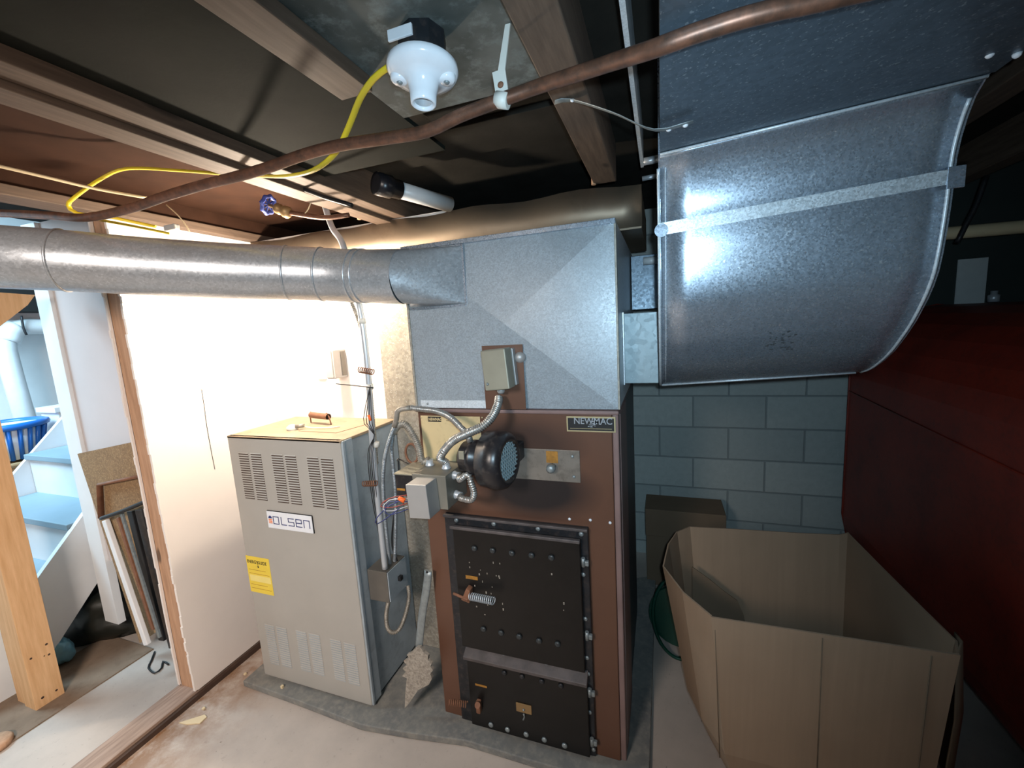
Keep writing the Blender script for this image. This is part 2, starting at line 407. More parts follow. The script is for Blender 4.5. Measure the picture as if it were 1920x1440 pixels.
# partition left of the furnaces: drywall, end stud, sole plate
wl = struct(obj('wall_left', B().box((-2.012, 1.1, .035), (-2.0, 1.76, 2.1), bev=.002), M_dry, loc=(-2.06, 1.43, 0)))
b = B(); b.box((-2.112, 1.1, .03), (-2.013, 1.14, 2.1), bev=.002); obj('stud', b, M_stud, wl)
b = B(); z = .04
while z < 2.08:      # torn gypsum edge and paper beside the stud
    h = random.uniform(.02, .07); b.box((-2.0125, 1.088-random.uniform(0, .006), z), (-2.0, 1.102, z+h)); z += h
z = .04
while z < 2.08:
    h = random.uniform(.03, .1); b.box((-2.124, 1.092-random.uniform(0, .004), z), (-2.113, 1.12, z+h)); z += h
obj('torn_drywall_edge', b, M_dry, wl)
obj('drywall_back', B().box((-2.125, 1.1, .03), (-2.113, 1.76, 2.1)), M_drygrey, wl)
b = B(); b.tube([O(376, 730, 0) if 0 else on(0, -1.9985, *p) for p in ((378, 730), (383, 762), (388, 800), (397, 850), (403, 880))], .0012, 5); obj('crack', b, M_frame, wl)
struct(obj('trim_1', B().box((-2.125, -1.2, 0), (-2.008, 1.76, .035), bev=.002), M_sill))
struct(obj('trim_2', B().box((-2.008, -1.2, 0), (-1.99, 1.76, .022)), M_knotgap))  # dark strip stands in for the shaded gap beside the sill
struct(obj('wall_middle', B().box((-2.0, 1.70, .0), (-.86, 1.72, 2.1), bev=.001), M_dry))
# stairwell partition: broad grey panel, end board
struct(obj('wall_stair_side', B().box((-2.737, 1.215, .5), (-2.127, 1.227, 2.2)), M_drygrey))
struct(obj('trim_3', B().box((-2.852, 1.2, .14), (-2.738, 1.235, 2.2), bev=.0008), M_white))

# joists
JG = 'ceiling joists'
def joist(name, x0, x1, y0, y1, z0, label):
    o = obj(name, B().box((x0, y0, z0), (x1, y1, Zc-.001), bev=.003), M_joist); tag(o, label, 'joist'); return o
joist('floor_joist', -.23, -.148, -1.5, 1.69, 2.1, 'grey-brown ceiling joist that the white pipe strap hangs beside, left of the big duct')
tag(obj('ceiling_batten', B().box((-.645, -1.5, 2.1), (-.565, .82, 2.129), bev=.002), M_joist), 'flat brown wooden batten sawn off above the yellow cable near the lampholder', 'batten')
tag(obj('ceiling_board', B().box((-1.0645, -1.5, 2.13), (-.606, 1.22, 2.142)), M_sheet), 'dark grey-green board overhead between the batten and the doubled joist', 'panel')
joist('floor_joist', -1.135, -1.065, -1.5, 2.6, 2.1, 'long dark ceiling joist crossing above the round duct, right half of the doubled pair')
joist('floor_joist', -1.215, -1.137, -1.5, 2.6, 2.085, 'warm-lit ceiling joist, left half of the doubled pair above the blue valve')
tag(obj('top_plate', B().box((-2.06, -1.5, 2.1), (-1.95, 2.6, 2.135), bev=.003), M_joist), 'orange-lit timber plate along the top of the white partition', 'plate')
tag(obj('floor_joist', B().box((-2.06, -1.5, 2.136), (-1.97, 2.6, Zc-.001)), M_brown), 'dark brown joist above the timber plate, leftmost under the ceiling', 'joist')  # upper part of the joist, darker brown than the plate below
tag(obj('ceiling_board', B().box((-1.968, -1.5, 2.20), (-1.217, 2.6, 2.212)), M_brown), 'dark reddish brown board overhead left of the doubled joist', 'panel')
joist('floor_joist', .78, .86, -1.5, 2.75, 2.1, 'dim ceiling joist right of the big galvanised duct')
joist('floor_joist', 1.22, 1.30, -1.5, 2.75, 2.1, 'dim ceiling joist above the red oil tank')
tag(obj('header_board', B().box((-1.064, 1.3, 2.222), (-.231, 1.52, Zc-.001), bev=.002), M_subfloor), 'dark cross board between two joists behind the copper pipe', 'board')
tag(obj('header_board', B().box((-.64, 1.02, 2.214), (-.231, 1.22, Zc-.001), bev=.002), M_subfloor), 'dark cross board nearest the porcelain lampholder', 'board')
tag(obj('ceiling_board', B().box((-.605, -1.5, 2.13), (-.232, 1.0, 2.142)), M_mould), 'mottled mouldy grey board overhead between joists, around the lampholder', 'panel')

# pad under the furnaces
pad = [(-1.85, 1.2), (-1.5, 1.19), (-1.16, 1.175), (-.95, 1.2), (-.72, 1.235), (-.45, 1.235), (-.23, 1.24), (-.05, 1.27), (-.04, 2.5), (-1.85, 1.68)]
tag(obj('concrete_pad', B().prism(pad, 2, .001, .03, bev=.004), M_conc2), 'low rough concrete pad under both furnaces', 'pad')

# ================================================================== GREY FURNACE
X0, X1, YF, YB, ZB, ZT = -1.764, -1.155, 1.246, 1.615, .045, 1.198
ol = thing('furnace', 'light grey upright furnace cabinet with louvres and a white OLSEN badge', 'furnace', ((X0+X1)/2, (YF+YB)/2, .03))
obj('cabinet', B().box((X0+.002, YF+.02, ZB), (X1-.012, YB, ZT-.012)), M_olsenside, ol)
obj('plinth', B().box((X0+.02, YF+.03, .03), (X1-.02, YB, ZB)), M_dark, ol)
# front panel with the louvre slots drawn as dark boxes for the shade inside, under hoods
fp = obj('front_panel', B().box((X0, YF, ZB), (X1-.004, YF+.02, ZT), bev=.004), M_olsen, ol)
def louvres(pairs, rows, name):
    for (ax, ay, bx, by) in pairs:
        a, c = O(ax, ay), O(bx, by); c.x = O(bx, ay).x
        s = B(); h = B(); n = rows; dz = (a.z-c.z)/n
        for k in range(n):
            z = a.z-dz*(k+.5)
            s.box((a.x, YF-.0006, z-dz*.40), (c.x, YF+.004, z+dz*.15))
            h.prism([(YF-.0005, z+dz*.55), (YF-.003, z+dz*.22), (YF-.003, z+dz*.14), (YF-.0005, z+dz*.16)], 0, a.x-.001, c.x+.001)
        g = obj('louvre', h, M_olsen, fp); obj('louvre_slots', s, M_slot if name == 'u' else M_olsenside, fp)
louvres([(447, 848, 464.5, 935), (469.5, 849, 488.5, 938), (508.5, 851, 529, 943), (534, 853, 554, 946), (575, 856, 596, 951), (601, 858, 623.5, 955)], 20, 'u')
louvres([(496.5, 1169, 512.5, 1245), (518, 1174, 536, 1250), (555, 1181, 573, 1258), (579, 1186, 598, 1265), (619, 1197, 638, 1276), (645, 1204, 665, 1284)], 18, 'l')
obj('top_panel', B().box((X0, YF, ZT-.012), (X1-.002, YB, ZT), bev=.003), M_olsentop, ol)
obj('corner_trim', B().box((X1-.016, YF+.004, ZB), (X1+.004, YF+.016, ZT-.004), bev=.002).box((X1-.012, YF+.02, ZB), (X1+.001, YF+.06, ZT-.004), bev=.002), M_olsenside, ol)
# badge
bl, br_ = O(504, 988), O(591, 999); tl = O(501, 955.6)
zc = (bl.z+tl.z)/2; bx0, bx1 = tl.x, br_.x; bh = tl.z-bl.z
bd = obj('name_badge', B().box((bx0, YF-.006, bl.z), (bx1, YF-.0002, tl.z), bev=.004), M_ink, ol)
obj('badge_face', B().box((bx0+.002, YF-.0075, bl.z+.002), (bx1-.002, YF-.005, tl.z-.002), bev=.002), M_badge, bd)
def stroke_word(glyphs, x0, z0, w, h, gap, t, y, parent, mat):
    for g in glyphs:
        q = B()
        for line in g:
            for (ax, az), (cx, cz) in zip(line, line[1:]):
                xa, xb = sorted((x0+ax*w, x0+cx*w)); za, zb = sorted((z0+az*h, z0+cz*h))
                q.box((xa-t/2, y, za-t/2), (xb+t/2, y+.0006, zb+t/2))
        bmesh.ops.remove_doubles(q.bm, verts=q.bm.verts, dist=1e-7)
        obj('badge_letter', q, mat, parent); x0 += w+gap
G_O = [[(0, 0), (1, 0), (1, 1), (0, 1), (0, 0)]]
G_L = [[(.1, 1), (.1, 0), (1, 0)]]
G_S = [[(1, 1), (0, 1), (0, .5), (1, .5), (1, 0), (0, 0)]]
G_E = [[(1, 0), (0, 0), (0, 1), (1, 1), (1, .5), (0, .5)]]
G_N = [[(0, 0), (0, 1), (1, 1), (1, 0)]]
lw0 = (bx1-.008-(bx0+.037)); lw1 = lw0/5*.72
stroke_word([G_O, G_L, G_S, G_E, G_N], bx0+.037, bl.z+bh*.30, lw1, bh*.40, lw0/5*.30, .0036, YF-.0083, bd, M_navy)
b = B()
for k in range(3): b.box((bx0+.010, YF-.0082, bl.z+bh*(.30+.09*k)), (bx0+.030, YF-.0075, bl.z+bh*(.35+.09*k)))
obj('badge_sun', b, M_orange, bd)
obj('badge_dome', B().prism([(bx0+.020+.010*cos(a*pi/8), bl.z+bh*.58+.012*sin(a*pi/8)) for a in range(9)], 1, YF-.0082, YF-.0075), M_navy, bd)
# energy label
e0, e1 = O(460, 1040), O(518, 1118)
el = obj('energy_label', B().box((e0.x+.001, YF-.0008, e1.z), (e1.x-.012, YF-.0002, e0.z-.002)), M_yel, ol)
ew = e1.x-.012-e0.x
text('label_lettering', 'ENERGYGUIDE', .021, M_ink, (e0.x+.006, YF-.001, e0.z-.035), (1, 0, 0), (0, 0, 1), el, ext=.0001, xs=ew*.88/.148, bold=.0004)
obj('label_arrow', B().box((e0.x+ew*.5-.001, YF-.0012, e0.z-.05), (e0.x+ew*.5+.001, YF-.0008, e0.z-.022)).prism([(e0.x+ew*.5-.006, e0.z-.047), (e0.x+ew*.5+.006, e0.z-.047), (e0.x+ew*.5, e0.z-.055)], 1, YF-.0012, YF-.0008), M_ink, el)
b = B(); b.box((e0.x+.01, YF-.0011, e1.z+.055), (e0.x+ew-.006, YF-.0008, e1.z+.085))
obj('label_box', b, M_yel2, el)
b = B()
for k in range(6):
    if 2 <= k <= 3: continue
    zz = e1.z+.02+.018*k; b.box((e0.x+.01, YF-.0011, zz), (e0.x+ew-.01-.02*(k % 2), YF-.0008, zz+.0016))
obj('label_print', b, M_ochre, el)
# top: flue hatch handle (rusty) and bits
hx0, hx1 = on(2, ZT, 600, 797), on(2, ZT, 651, 797)
h = B(); hy = 1.50
h.tube([(-1.545, hy, 1.236), (-1.415, hy-.03, 1.236)], .014, 16, smooth=False, caps=False); 
han = obj('handle', h, M_rust, ol)
obj('handle_bracket', B().tube([(-1.553, hy+.002, 1.199), (-1.553, hy+.002, 1.24), (-1.545, hy, 1.25)], .003, 6, smooth=False), M_rust, ol)
obj('handle_bracket', B().tube([(-1.405, hy-.03, 1.199), (-1.412, hy-.03, 1.235), (-1.43, hy-.025, 1.252)], .003, 6), M_rust, ol)
obj('hatch_seam', B().tube([on(2, ZT+.0005, *p) for p in ((560, 808), (630, 812), (690, 795))], .0012, 5, smooth=False), M_rust, ol)
c = on(2, ZT+.001, 548, 805)
tg = thing('wire_tag', 'crumpled white tag and wire end lying on top of the grey furnace', 'tag', c)
obj('cap', B().lathe([(0, .022), (.008, .024), (.02, .012), (.022, 0)], c, (.25, -.1, 1), 14), M_boxwhite, tg)
obj('nozzle', B().tube([c+Vector((.02, 0, .014)), c+Vector((.05, .02, .014))], .009, 10, smooth=False), M_flexd, tg)
obj('wire', B().tube([c+Vector((.05, .02, .01)), c+Vector((.09, .02, .004)), c+Vector((.17, .03, .004)), c+Vector((.21, .06, .003))], .0022, 6), M_boxwhite, tg)

# boxes on the wall behind the grey furnace
q = on(1, 1.70, 596, 708)
tb = thing('thermostat_box', 'pale grey control box on the white wall above the grey furnace', 'box', (q.x+.03, 1.69, q.z))
a, c = on(1, 1.62, 610, 657), on(1, 1.62, 628, 710)
obj('case', B().box((a.x, 1.61, c.z), (a.x+.05, 1.6995, a.z), bev=.004), M_boxgrey, tb)
obj('cover', B().box((a.x+.005, 1.603, c.z+.005), (a.x+.045, 1.612, a.z-.004), bev=.002), M_boxgrey, tb)
obj('latch', B().box((a.x+.0502, 1.66, c.z+.01), (a.x+.053, 1.69, a.z-.01)), M_boxdark, tb)
a, c = on(1, 1.695, 591, 662), on(1, 1.695, 612, 711)
obj('back_plate', B().box((a.x, 1.690, c.z), (c.x, 1.6995, a.z), bev=.002), M_dry, tb)

# ================================================================== RISER, TRUNK
tag(obj('duct_riser', B().box((-1.215, 1.622, .031), (-.862, 1.69, 1.88), bev=.002), M_galvw), 'dull galvanised duct rising between the two furnaces against the wall', 'duct')
b = B(); n = 26; top = []
rows = []
for (y, dz, zz) in ((1.69, 0, 1.93), (1.69, 1, 2.098)):
    rows.append([(-1.99+(1.93)*i/n, y-.004*sin(i*.9)*dz, zz-(.006*(1-cos(i*1.1))+.01*(i/n)**3)*dz) for i in range(n+1)])
tr = thing('trunk_duct', 'long dull brownish supply trunk running above the furnaces behind the round duct', 'duct', (-1.0, 1.9, 1.9))
obj('front_sheet', b.sheet(rows, .002), M_trunk, tr)
obj('body', B().box((-1.95, 1.70, 1.925), (-.062, 2.3, 2.075)), M_trunk, tr)
for px, py in ((1112, 322), (670, 392)):
    p = on(1, 1.67, px, py); tag(obj('hanger_strap', B().tube([(p.x, 1.675, p.z-.045), (p.x, 1.675, min(p.z+.05, 2.2))], .0085, 8, smooth=False), M_stud),
        'short brown hanger rod above the trunk duct beside the grey-brown joist' if px > 1000 else 'short brown hanger rod above the trunk duct near the steel conduit bend', 'rod')

# ================================================================== WOOD FURNACE
NX0, NX1, NY, NB, NZ = -.853, -.127, 1.322, 2.16, 1.30
nm = thing('wood_furnace', 'brown wood furnace with black iron doors and a NEWMAC badge', 'furnace', (-.49, 1.74, .03))
cas = obj('casing', B().box((NX0, NY, .03), (NX1-.02, NY+.03, NZ), bev=.003), M_casing, nm)
obj('side_panel', B().box((NX0+.004, NY+.031, .031), (NX1-.004, NB, NZ-.005)), M_casingside, nm)
obj('corner_trim', B().box((NX1-.0195, NY+.004, .031), (NX1, NY+.05, NZ-.002), bev=.004).box((NX1-.005, NY+.055, .031), (NX1+.002, NY+.3, NZ-.01), bev=.002), M_trim, nm)
obj('top_ledge', B().box((NX0-.003, NY-.012, NZ), (NX1+.003, NB, NZ+.013), bev=.004), M_trim, nm)
FY = NY-.018
def rect(a, c): return (min(a.x, c.x), max(a.x, c.x), min(a.z, c.z), max(a.z, c.z))
# door frame
fx0, fx1, fz0, fz1 = -.768, -.232, .04, .915
dx0 = -.752
df = obj('door_frame', B().box((fx0, FY, fz0), (fx1, NY+.001, fz1), bev=.003), M_frame, nm)
obj('frame_ledge', B().box((fx0, FY-.012, fz1-.008), (fx1, FY, fz1+.002), bev=.002), M_ledge, df)
ux0, ux1, uz0, uz1 = -.726, -.256, .392, .880
D1 = FY-.022
ud = obj('firebox_door', B().box((ux0, D1, uz0), (ux1, FY-.001, uz1), bev=.003), M_black, nm)
obj('door_ledge', B().box((ux0-.004, D1-.014, uz1-.004), (ux1+.002, D1+.002, uz1+.008), bev=.003), M_ledge, ud)
lx0, lx1, lz0, lz1 = -.712, -.25, .055, .352
ld = obj('ash_door', B().box((lx0, D1, lz0), (lx1, FY-.001, lz1), bev=.003), M_black, nm)
obj('door_ledge', B().prism([(D1-.016, lz1-.002), (D1-.016, lz1+.01), (FY-.001, lz1+.036), (FY-.001, lz1-.002)], 0, lx0-.006, lx1+.002, bev=.002), M_ledge, ld)
def bolt(px, py, y, parent, r=.0085, name='bolt', m=None):
    p = on(1, y, px, py); obj(name, B().lathe([(0, r), (r*.5, r), (r*.75, r*.6), (r*.8, 0)], (p.x, y+.0005, p.z), (0, -1, 0), 10), m or M_dsteel, parent)
for px, py in ((856, 975), (926, 982), (1009, 991), (1090, 1001)): bolt(px, py, FY, df)
for px, py in ((1094, 1077), (1098, 1160), (1101, 1233), (1103, 1263), (1106, 1335), (1113, 1405)): bolt(px, py, FY, df, .0075)
for px, py in ((878, 1214), (945, 1228), (1025, 1243)): bolt(px, py, FY-.004, df, .009)
for px, py in ((890, 1028), (924, 1032), (960, 1037), (997, 1041), (1034, 1045), (907, 1179), (940, 1186), (974, 1193), (1011, 1201), (1046, 1207)): bolt(px, py, D1, ud, .011, 'stud', M_stud2)
for px, py in ((946, 1261), (979, 1268), (1016, 1277), (1052, 1285)): bolt(px, py, D1, ld, .010, 'stud', M_frame)
for px, py in ((921, 1358), (952, 1367), (987, 1376), (1021, 1386), (1059, 1397)): bolt(px, py, D1, ld, .010, 'bolt', M_dsteel)
for px, py in ((1096, 1053), (1103, 1190), (1108, 1296), (1112, 1388)):
    p = on(1, FY, px, py); obj('hinge', B().box((ux1+.006, FY-.014, p.z-.009), (p.x+.016, FY-.0005, p.z+.009), bev=.003).lathe([(0, .007), (.03, .007)], (p.x-.002, FY-.012, p.z-.01), (0, 0, 1), 10), M_dsteel, df)
# handles: bracket + coil spring grip
def coil(a, c, r, turns, wire):
    a, c = Vector(a), Vector(c); ax = (c-a); L = ax.length; ax.normalize()
    u = Vector((0, 0, 1)); u = (u-ax*u.dot(ax)).normalized(); v = ax.cross(u); n = turns*10
    return B().tube([a+ax*(L*i/n)+(u*cos(2*pi*i/10)+v*sin(2*pi*i/10))*r for i in range(n+1)], wire, 5, smooth=False)
p = on(1, D1, 880, 1112)
hb = obj('door_handle', B().prism([(p.x-.022, p.z-.012), (p.x+.012, p.z-.02), (p.x+.018, p.z+.03), (p.x+.002, p.z+.036), (p.x-.008, p.z+.012)], 1, D1-.03, D1, bev=.003)
    .tube([(p.x-.055, D1-.02, p.z+.003), (p.x-.01, D1-.026, p.z-.004), (p.x+.01, D1-.03, p.z-.006)], .005, 8), M_rust, ud)
obj('spring_grip', coil(on(1, D1-.03, 882, 1118), on(1, D1-.045, 926, 1127), .0125, 12, .0021), M_emt, hb)
p = on(1, D1, 900, 1318)
hb = obj('door_handle', B().box((p.x-.01, D1-.02, p.z-.03), (p.x+.008, D1, p.z+.02), bev=.004).tube([(p.x, D1-.018, p.z+.012), (p.x+.004, D1-.03, p.z+.02)], .011, 10), M_rust, ld)
obj('spring_grip', coil((p.x-.10, D1-.06, p.z+.035), (p.x-.04, D1-.03, p.z+.012), .010, 9, .0022), M_rust, hb)
def sticker(pa, pb, y, parent, m, name='sticker'):
    x0, x1, z0, z1 = rect(on(1, y, *pa), on(1, y, *pb)); return obj(name, B().box((x0, y-.0008, z0), (x1, y-.0001, z1)), m, parent)
sticker((873, 1078), (896, 1088), D1, ud, M_ochre); sticker((891, 1281), (913, 1290), D1, ld, M_ochre)
x0, x1, z0, z1 = rect(on(1, D1-.004, 967, 1317), on(1, D1-.004, 997, 1341))
dp = obj('damper_plate', B().box((x0, D1-.004, z0), (x1, D1-.0005, z1), bev=.001), M_brass, ld)
obj('damper_knob', B().dome(((x0+x1)/2, D1-.0035, (z0+z1)/2-.004), (0, -1, 0), .005, .006), M_dsteel, dp)
obj('chain', B().tube([((x0+x1)/2, D1-.008, z0), ((x0+x1)/2+.002, D1-.007, z0-.012), ((x0+x1)/2-.004, D1-.006, z0-.028)], .003, 6), M_dsteel, dp)
# chipped paint specks on the firebox door
for k in range(26):
    x, z = random.uniform(ux0+.06, ux1-.05), random.uniform(uz0+.12, uz1-.08)
    if k > 5: x = random.gauss(-.60, .035); z = random.gauss(.66, .06)
    obj('paint_chip', B().box((x, D1-.0006, z), (x+random.uniform(.002, .005), D1-.0001, z+random.uniform(.003, .009))), M_ash, ud)
# badge and plates
x0, x1, z0, z1 = rect(N(1062, 780), N(1155, 811))
bg = obj('name_badge', B().box((x0, NY-.004, z0), (x1, NY-.0003, z1), bev=.001), M_gold, nm)
obj('badge_face', B().box((x0+.005, NY-.0052, z0+.005), (x1-.005, NY-.003, z1-.005)), M_ink, bg)
text('badge_lettering', 'NEWMAC', .030, M_silver, (x0+.024, NY-.0056, z0+.027), (1, 0, 0), (0, 0, 1), bg, ext=.0003, xs=.92, bold=.0003)
b = B()
for k in range(22): 
    xx = x0+.065+random.random()*.05; zz = z0+.016+random.random()*.022
    b.box((xx, NY-.0062, zz), (xx+random.uniform(.003, .009), NY-.0053, zz+random.uniform(.001, .0035)))
obj('scratches', b, M_silver, bg)
obj('badge_line', B().box((x0+.012, NY-.0056, z0+.011), (x1-.012, NY-.0052, z0+.0125)), M_gold, bg)
x0, x1, z0, z1 = rect(N(789, 779), N(907, 880))
ip = obj('instruction_plate', B().box((x0, NY-.002, z0), (x1, NY-.0003, z1)), M_plateyel, nm)
obj('print_block', B().box((x0+.030, NY-.0026, z1-.022), (x0+.085, NY-.002, z1-.003)), M_ink, ip)
text('plate_lettering', 'NEWMAC', .015, M_plateyel, (x0+.033, NY-.0029, z1-.018), (1, 0, 0), (0, 0, 1), ip, ext=.0001, xs=.82, bold=.0005)
text('plate_lettering', 'LP  FUELS\nOIL  & WOOD', .008, M_ink, (x0+.105, NY-.0024, z1-.011), (1, 0, 0), (0, 0, 1), ip, ext=.0001)
for px, py in ((790, 783), (904, 783)): bolt(px, py, NY-.002, ip, .003, 'rivet', M_gold)
x0, x1, z0, z1 = rect(N(930, 838), N(1089, 905))
sp = obj('air_plate', B().box((x0, NY-.003, z0), (x1, NY-.0003, z1), bev=.001), M_splate, nm)
for px, py in ((1073, 856), (1076, 894)): bolt(px, py, NY-.003, sp, .0055, 'screw')
x0, x1, z0, z1 = rect(N(1024, 845), N(1047, 868)); obj('sticker', B().box((x0, NY-.0038, z0), (x1, NY-.003, z1)), M_ochre, sp)
p = N(1036, 874); obj('knob', B().lathe([(0, .012), (.012, .012), (.018, .016), (.03, .014), (.034, .006), (.034, 0)], (p.x, NY-.003, p.z), (0, -1, 0), 18), M_dsteel, sp)
for px, py in ((1107, 975), (1144, 980), (1068, 973)): bolt(px, py, NY, cas, .005, 'rivet', M_badge)
# ================================================================== PLENUM over the wood furnace
PX0, PX1, PZ0, PZ1 = -.851, -.123, 1.316, 1.888
pl = thing('plenum', 'boxy galvanised plenum with an X crease on top of the brown furnace', 'plenum', (-.487, 1.75, PZ0))
pc = N(948, 606)
b = B(); v = [b.bm.verts.new(p) for p in ((PX0, NY, PZ0), (PX1, NY, PZ0), (PX1, NY, PZ1), (PX0, NY, PZ1), (pc.x, NY-.020, pc.z))]
for i in range(4): b.bm.faces.new((v[i], v[(i+1) % 4], v[4]))
bmesh.ops.solidify(b.bm, geom=b.bm.faces[:], thickness=.0015)
obj('front_sheet', b, M_galv, pl)
obj('body', B().box((PX0+.001, NY+.004, PZ0), (PX1, 2.14, PZ1-.001)), M_galv, pl)
obj('top_flange', B().box((PX0-.002, NY-.013, PZ1-.014), (PX1+.002, NY+.001, PZ1+.001), bev=.001), M_galv2, pl)
obj('corner_seam', B().box((PX0-.004, NY-.006, PZ0), (PX0+.004, NY+.01, PZ1), bev=.001), M_galvw, pl)
obj('corner_seam', B().box((PX1-.003, NY-.003, PZ0), (PX1+.003, NY+.012, PZ1), bev=.001), M_galvw, pl)
x0, x1, z0, z1 = rect(N(790, 750), N(914, 764))
fl = obj('bottom_flange', B().box((x0, NY-.005, PZ0), (x1, NY-.002, z1)), M_galv, pl)
bolt(802, 757, NY-.005, fl, .004, 'screw')

# cut-out plate for the limit control
x0, x1, z0, z1 = rect(N(908, 648), N(990, 766))
z0 = NZ+.014
obj('control_plate', B().box((x0, NY-.0225, z0+.004), (x1, NY-.0195, z1)), M_casing, pl)


# limit control box hanging off the plate
q0, q1 = on(1, 1.225, 903, 656), on(1, 1.225, 957, 731)
lc = thing('limit_control', 'small tan steel control box fixed to the plenum front', 'box', ((q0.x+q1.x)/2, 1.28, q1.z))
lx, lz, lh, lw = (q0.x+q1.x)/2-.001, q1.z, q0.z-q1.z, .083
rotm = Matrix.Rotation(radians(-4), 3, 'Y')
cc = Vector((lx, 1.262, lz+lh/2))
obj('cover', B().box(cc-Vector((lw/2, .045, lh/2)), cc+Vector((lw/2, .015, lh/2)), rot=rotm, bev=.004), M_boxtan, lc)
obj('case', B().box(cc+Vector((-lw/2+.006, .0152, -lh/2+.004)), cc+Vector((lw/2+.004, .047, lh/2-.004)), rot=rotm, bev=.002), M_boxgrey, lc)
obj('screw', B().dome((lx-.028, 1.2245, lz+.02), (0, -1, 0), .007, .012), M_dsteel, lc)
obj('probe_cap', B().lathe([(0, .02), (.02, .018), (.026, .01), (.028, 0)], (lx+.052, 1.315, lz+.095), (.5, -1, 0), 14), M_boxgrey, lc)
obj('connector', B().lathe([(0, .012), (.004, .014), (.014, .013), (.02, .010)], (lx-.004, 1.27, lz+.001), (0, 0, -1), 12), M_boxgrey, lc)

# draught blower
fc = Vector((-.492, 1.195, 1.176))
FAX = Vector((1, -.12, 0)).normalized()
fn = thing('draught_blower', 'round black draught blower with a pale grille facing right', 'blower', (fc.x, fc.y, fc.z-.085))
obj('housing', B().lathe([(-.046, .050), (-.042, .080), (-.036, .090), (-.012, .091), (-.008, .094), (.014, .094), (.034, .088), (.043, .077), (.045, .066), (.036, .058)], fc, FAX, 40), M_fan, fn)
obj('motor', B().lathe([(-.128, 0), (-.128, .042), (-.120, .052), (-.092, .055), (-.09, .058), (-.074, .058), (-.072, .053), (-.044, .056)], fc, FAX, 32), M_fan, fn)
g = B()
for k in range(-4, 5):
    s_ = (max(0, .060**2-(k*.013)**2))**.5
    g.box(fc+Vector((.034, k*.013-.0022, -s_)), fc+Vector((.038, k*.013+.0022, s_)))
    g.box(fc+Vector((.037, -s_, k*.013-.0022)), fc+Vector((.041, s_, k*.013+.0022)))
bmesh.ops.rotate(g.bm, verts=g.bm.verts, cent=fc, matrix=Matrix.Rotation(math.atan2(-.12, 1), 3, 'Z'))
obj('grille', g, M_grille, fn)
obj('motor_label', B().box(fc+Vector((-.114, -.046, .010)), fc+Vector((-.096, -.040, .036)), bev=.001), M_boxtan, fn)
obj('mounting_foot', B().box(fc+Vector((-.02, .06, -.03)), (fc.x+.05, NY-.0032, fc.z+.03), bev=.004), M_frame, fn)

# control box cluster
ct = thing('junction_box', 'grey steel junction box with open cover and wires in front of the brown furnace', 'box', (-.78, 1.2, 1.0))
obj('case', B().box((-.80, 1.17, 1.0), (-.672, 1.318, 1.118), bev=.002), M_boxmid, ct)
obj('wing', B().box((-.876, 1.18, 1.03), (-.8005, 1.31, 1.108), bev=.002), M_fan, ct)
obj('dust_top', B().box((-.877, 1.175, 1.1085), (-.80, 1.315, 1.112)), M_boxtan, ct)
obj('spec_strip', B().box((-.872, 1.1785, 1.05), (-.84, 1.180, 1.058)), M_ochre, ct)
a, c = on(1, 1.10, 761, 908), on(1, 1.10, 807, 975)
obj('cover', B().box((a.x, 1.10, c.z), (c.x-.004, 1.169, a.z), rot=Matrix.Rotation(radians(-2.5), 3, 'Y'), bev=.002), M_boxgrey, ct)
for (x, y) in ((-.782, 1.26), (-.705, 1.24)):
    obj('connector', B().lathe([(0, .016), (.004, .017), (.008, .013), (.022, .013)], (x, y, 1.118), (0, 0, 1), 14), M_emt, ct)
for z in (1.10, 1.03):
    obj('connector', B().lathe([(0, .015), (.004, .016), (.01, .012), (.024, .012)], (-.672, 1.23, z), (1, -.2, 0), 14), M_emt, ct)
wr = B(); wr2 = B(); wr3 = B()
for k in range(3):
    (wr, wr2, wr3)[k].tube([(-.795+.003*k, 1.13, 1.06-.012*k), (-.85, 1.10, 1.055-.006*k), (-.878+.008*k, 1.09, 1.03-.01*k), (-.84, 1.10, 1.025-.012*k), (-.80, 1.13, 1.03-.01*k)], .0016, 5)
wr3.tube([(-.80, 1.12, 1.05), (-.85, 1.10, 1.03), (-.90, 1.09, .985), (-.90, 1.09, .965), (-.86, 1.1, .99), (-.82, 1.11, 1.02)], .0018, 5)
obj('red_wire', wr, M_wred, ct); obj('white_wire', wr2, M_wwhite, ct); obj('blue_wire', wr3, M_navy, ct)
obj('wire_nut', B().lathe([(0, .009), (.022, .006), (.025, 0)], (-.80, 1.115, 1.045), (-.8, -.2, .4), 10), M_worange, ct)

# flexible conduits
def flex(name, pts, r, label, m=None, pitch=.0068, group=None):
    o = obj(name, B().tube(pts, r, 12, step=pitch/4, rfn=lambda L: r*(1+.28*sin(2*pi*L/pitch))), m or M_flex); return tag(o, label, 'conduit', group)
def C2(x, y): return 700+x/4.8, 760+y/4.8
def path(l, f=C2):       # (crop x, crop y, depth plane y)
    return [on(1, yy, *f(x, y)) for x, y, yy in l]
flex('flexible_conduit', [Vector((-.705, 1.24, 1.138))]+path([(605, 470, 1.22), (650, 390, 1.2), (730, 310, 1.18), (850, 250, 1.16), (980, 190, 1.16), (1070, 100, 1.19), (1118, 0, 1.23), (1130, -70, 1.265)]),
     .0115, 'thick flexible conduit from the tan control box curving down to the junction box')
flex('flexible_conduit', [Vector((-.782, 1.26, 1.138))]+path([(440, 500, 1.26), (410, 380, 1.25), (350, 250, 1.24), (280, 170, 1.24), (220, 185, 1.24), (185, 240, 1.245)]),
     .0105, 'thick dusty flexible conduit arching left out of the junction box', M_flexd)
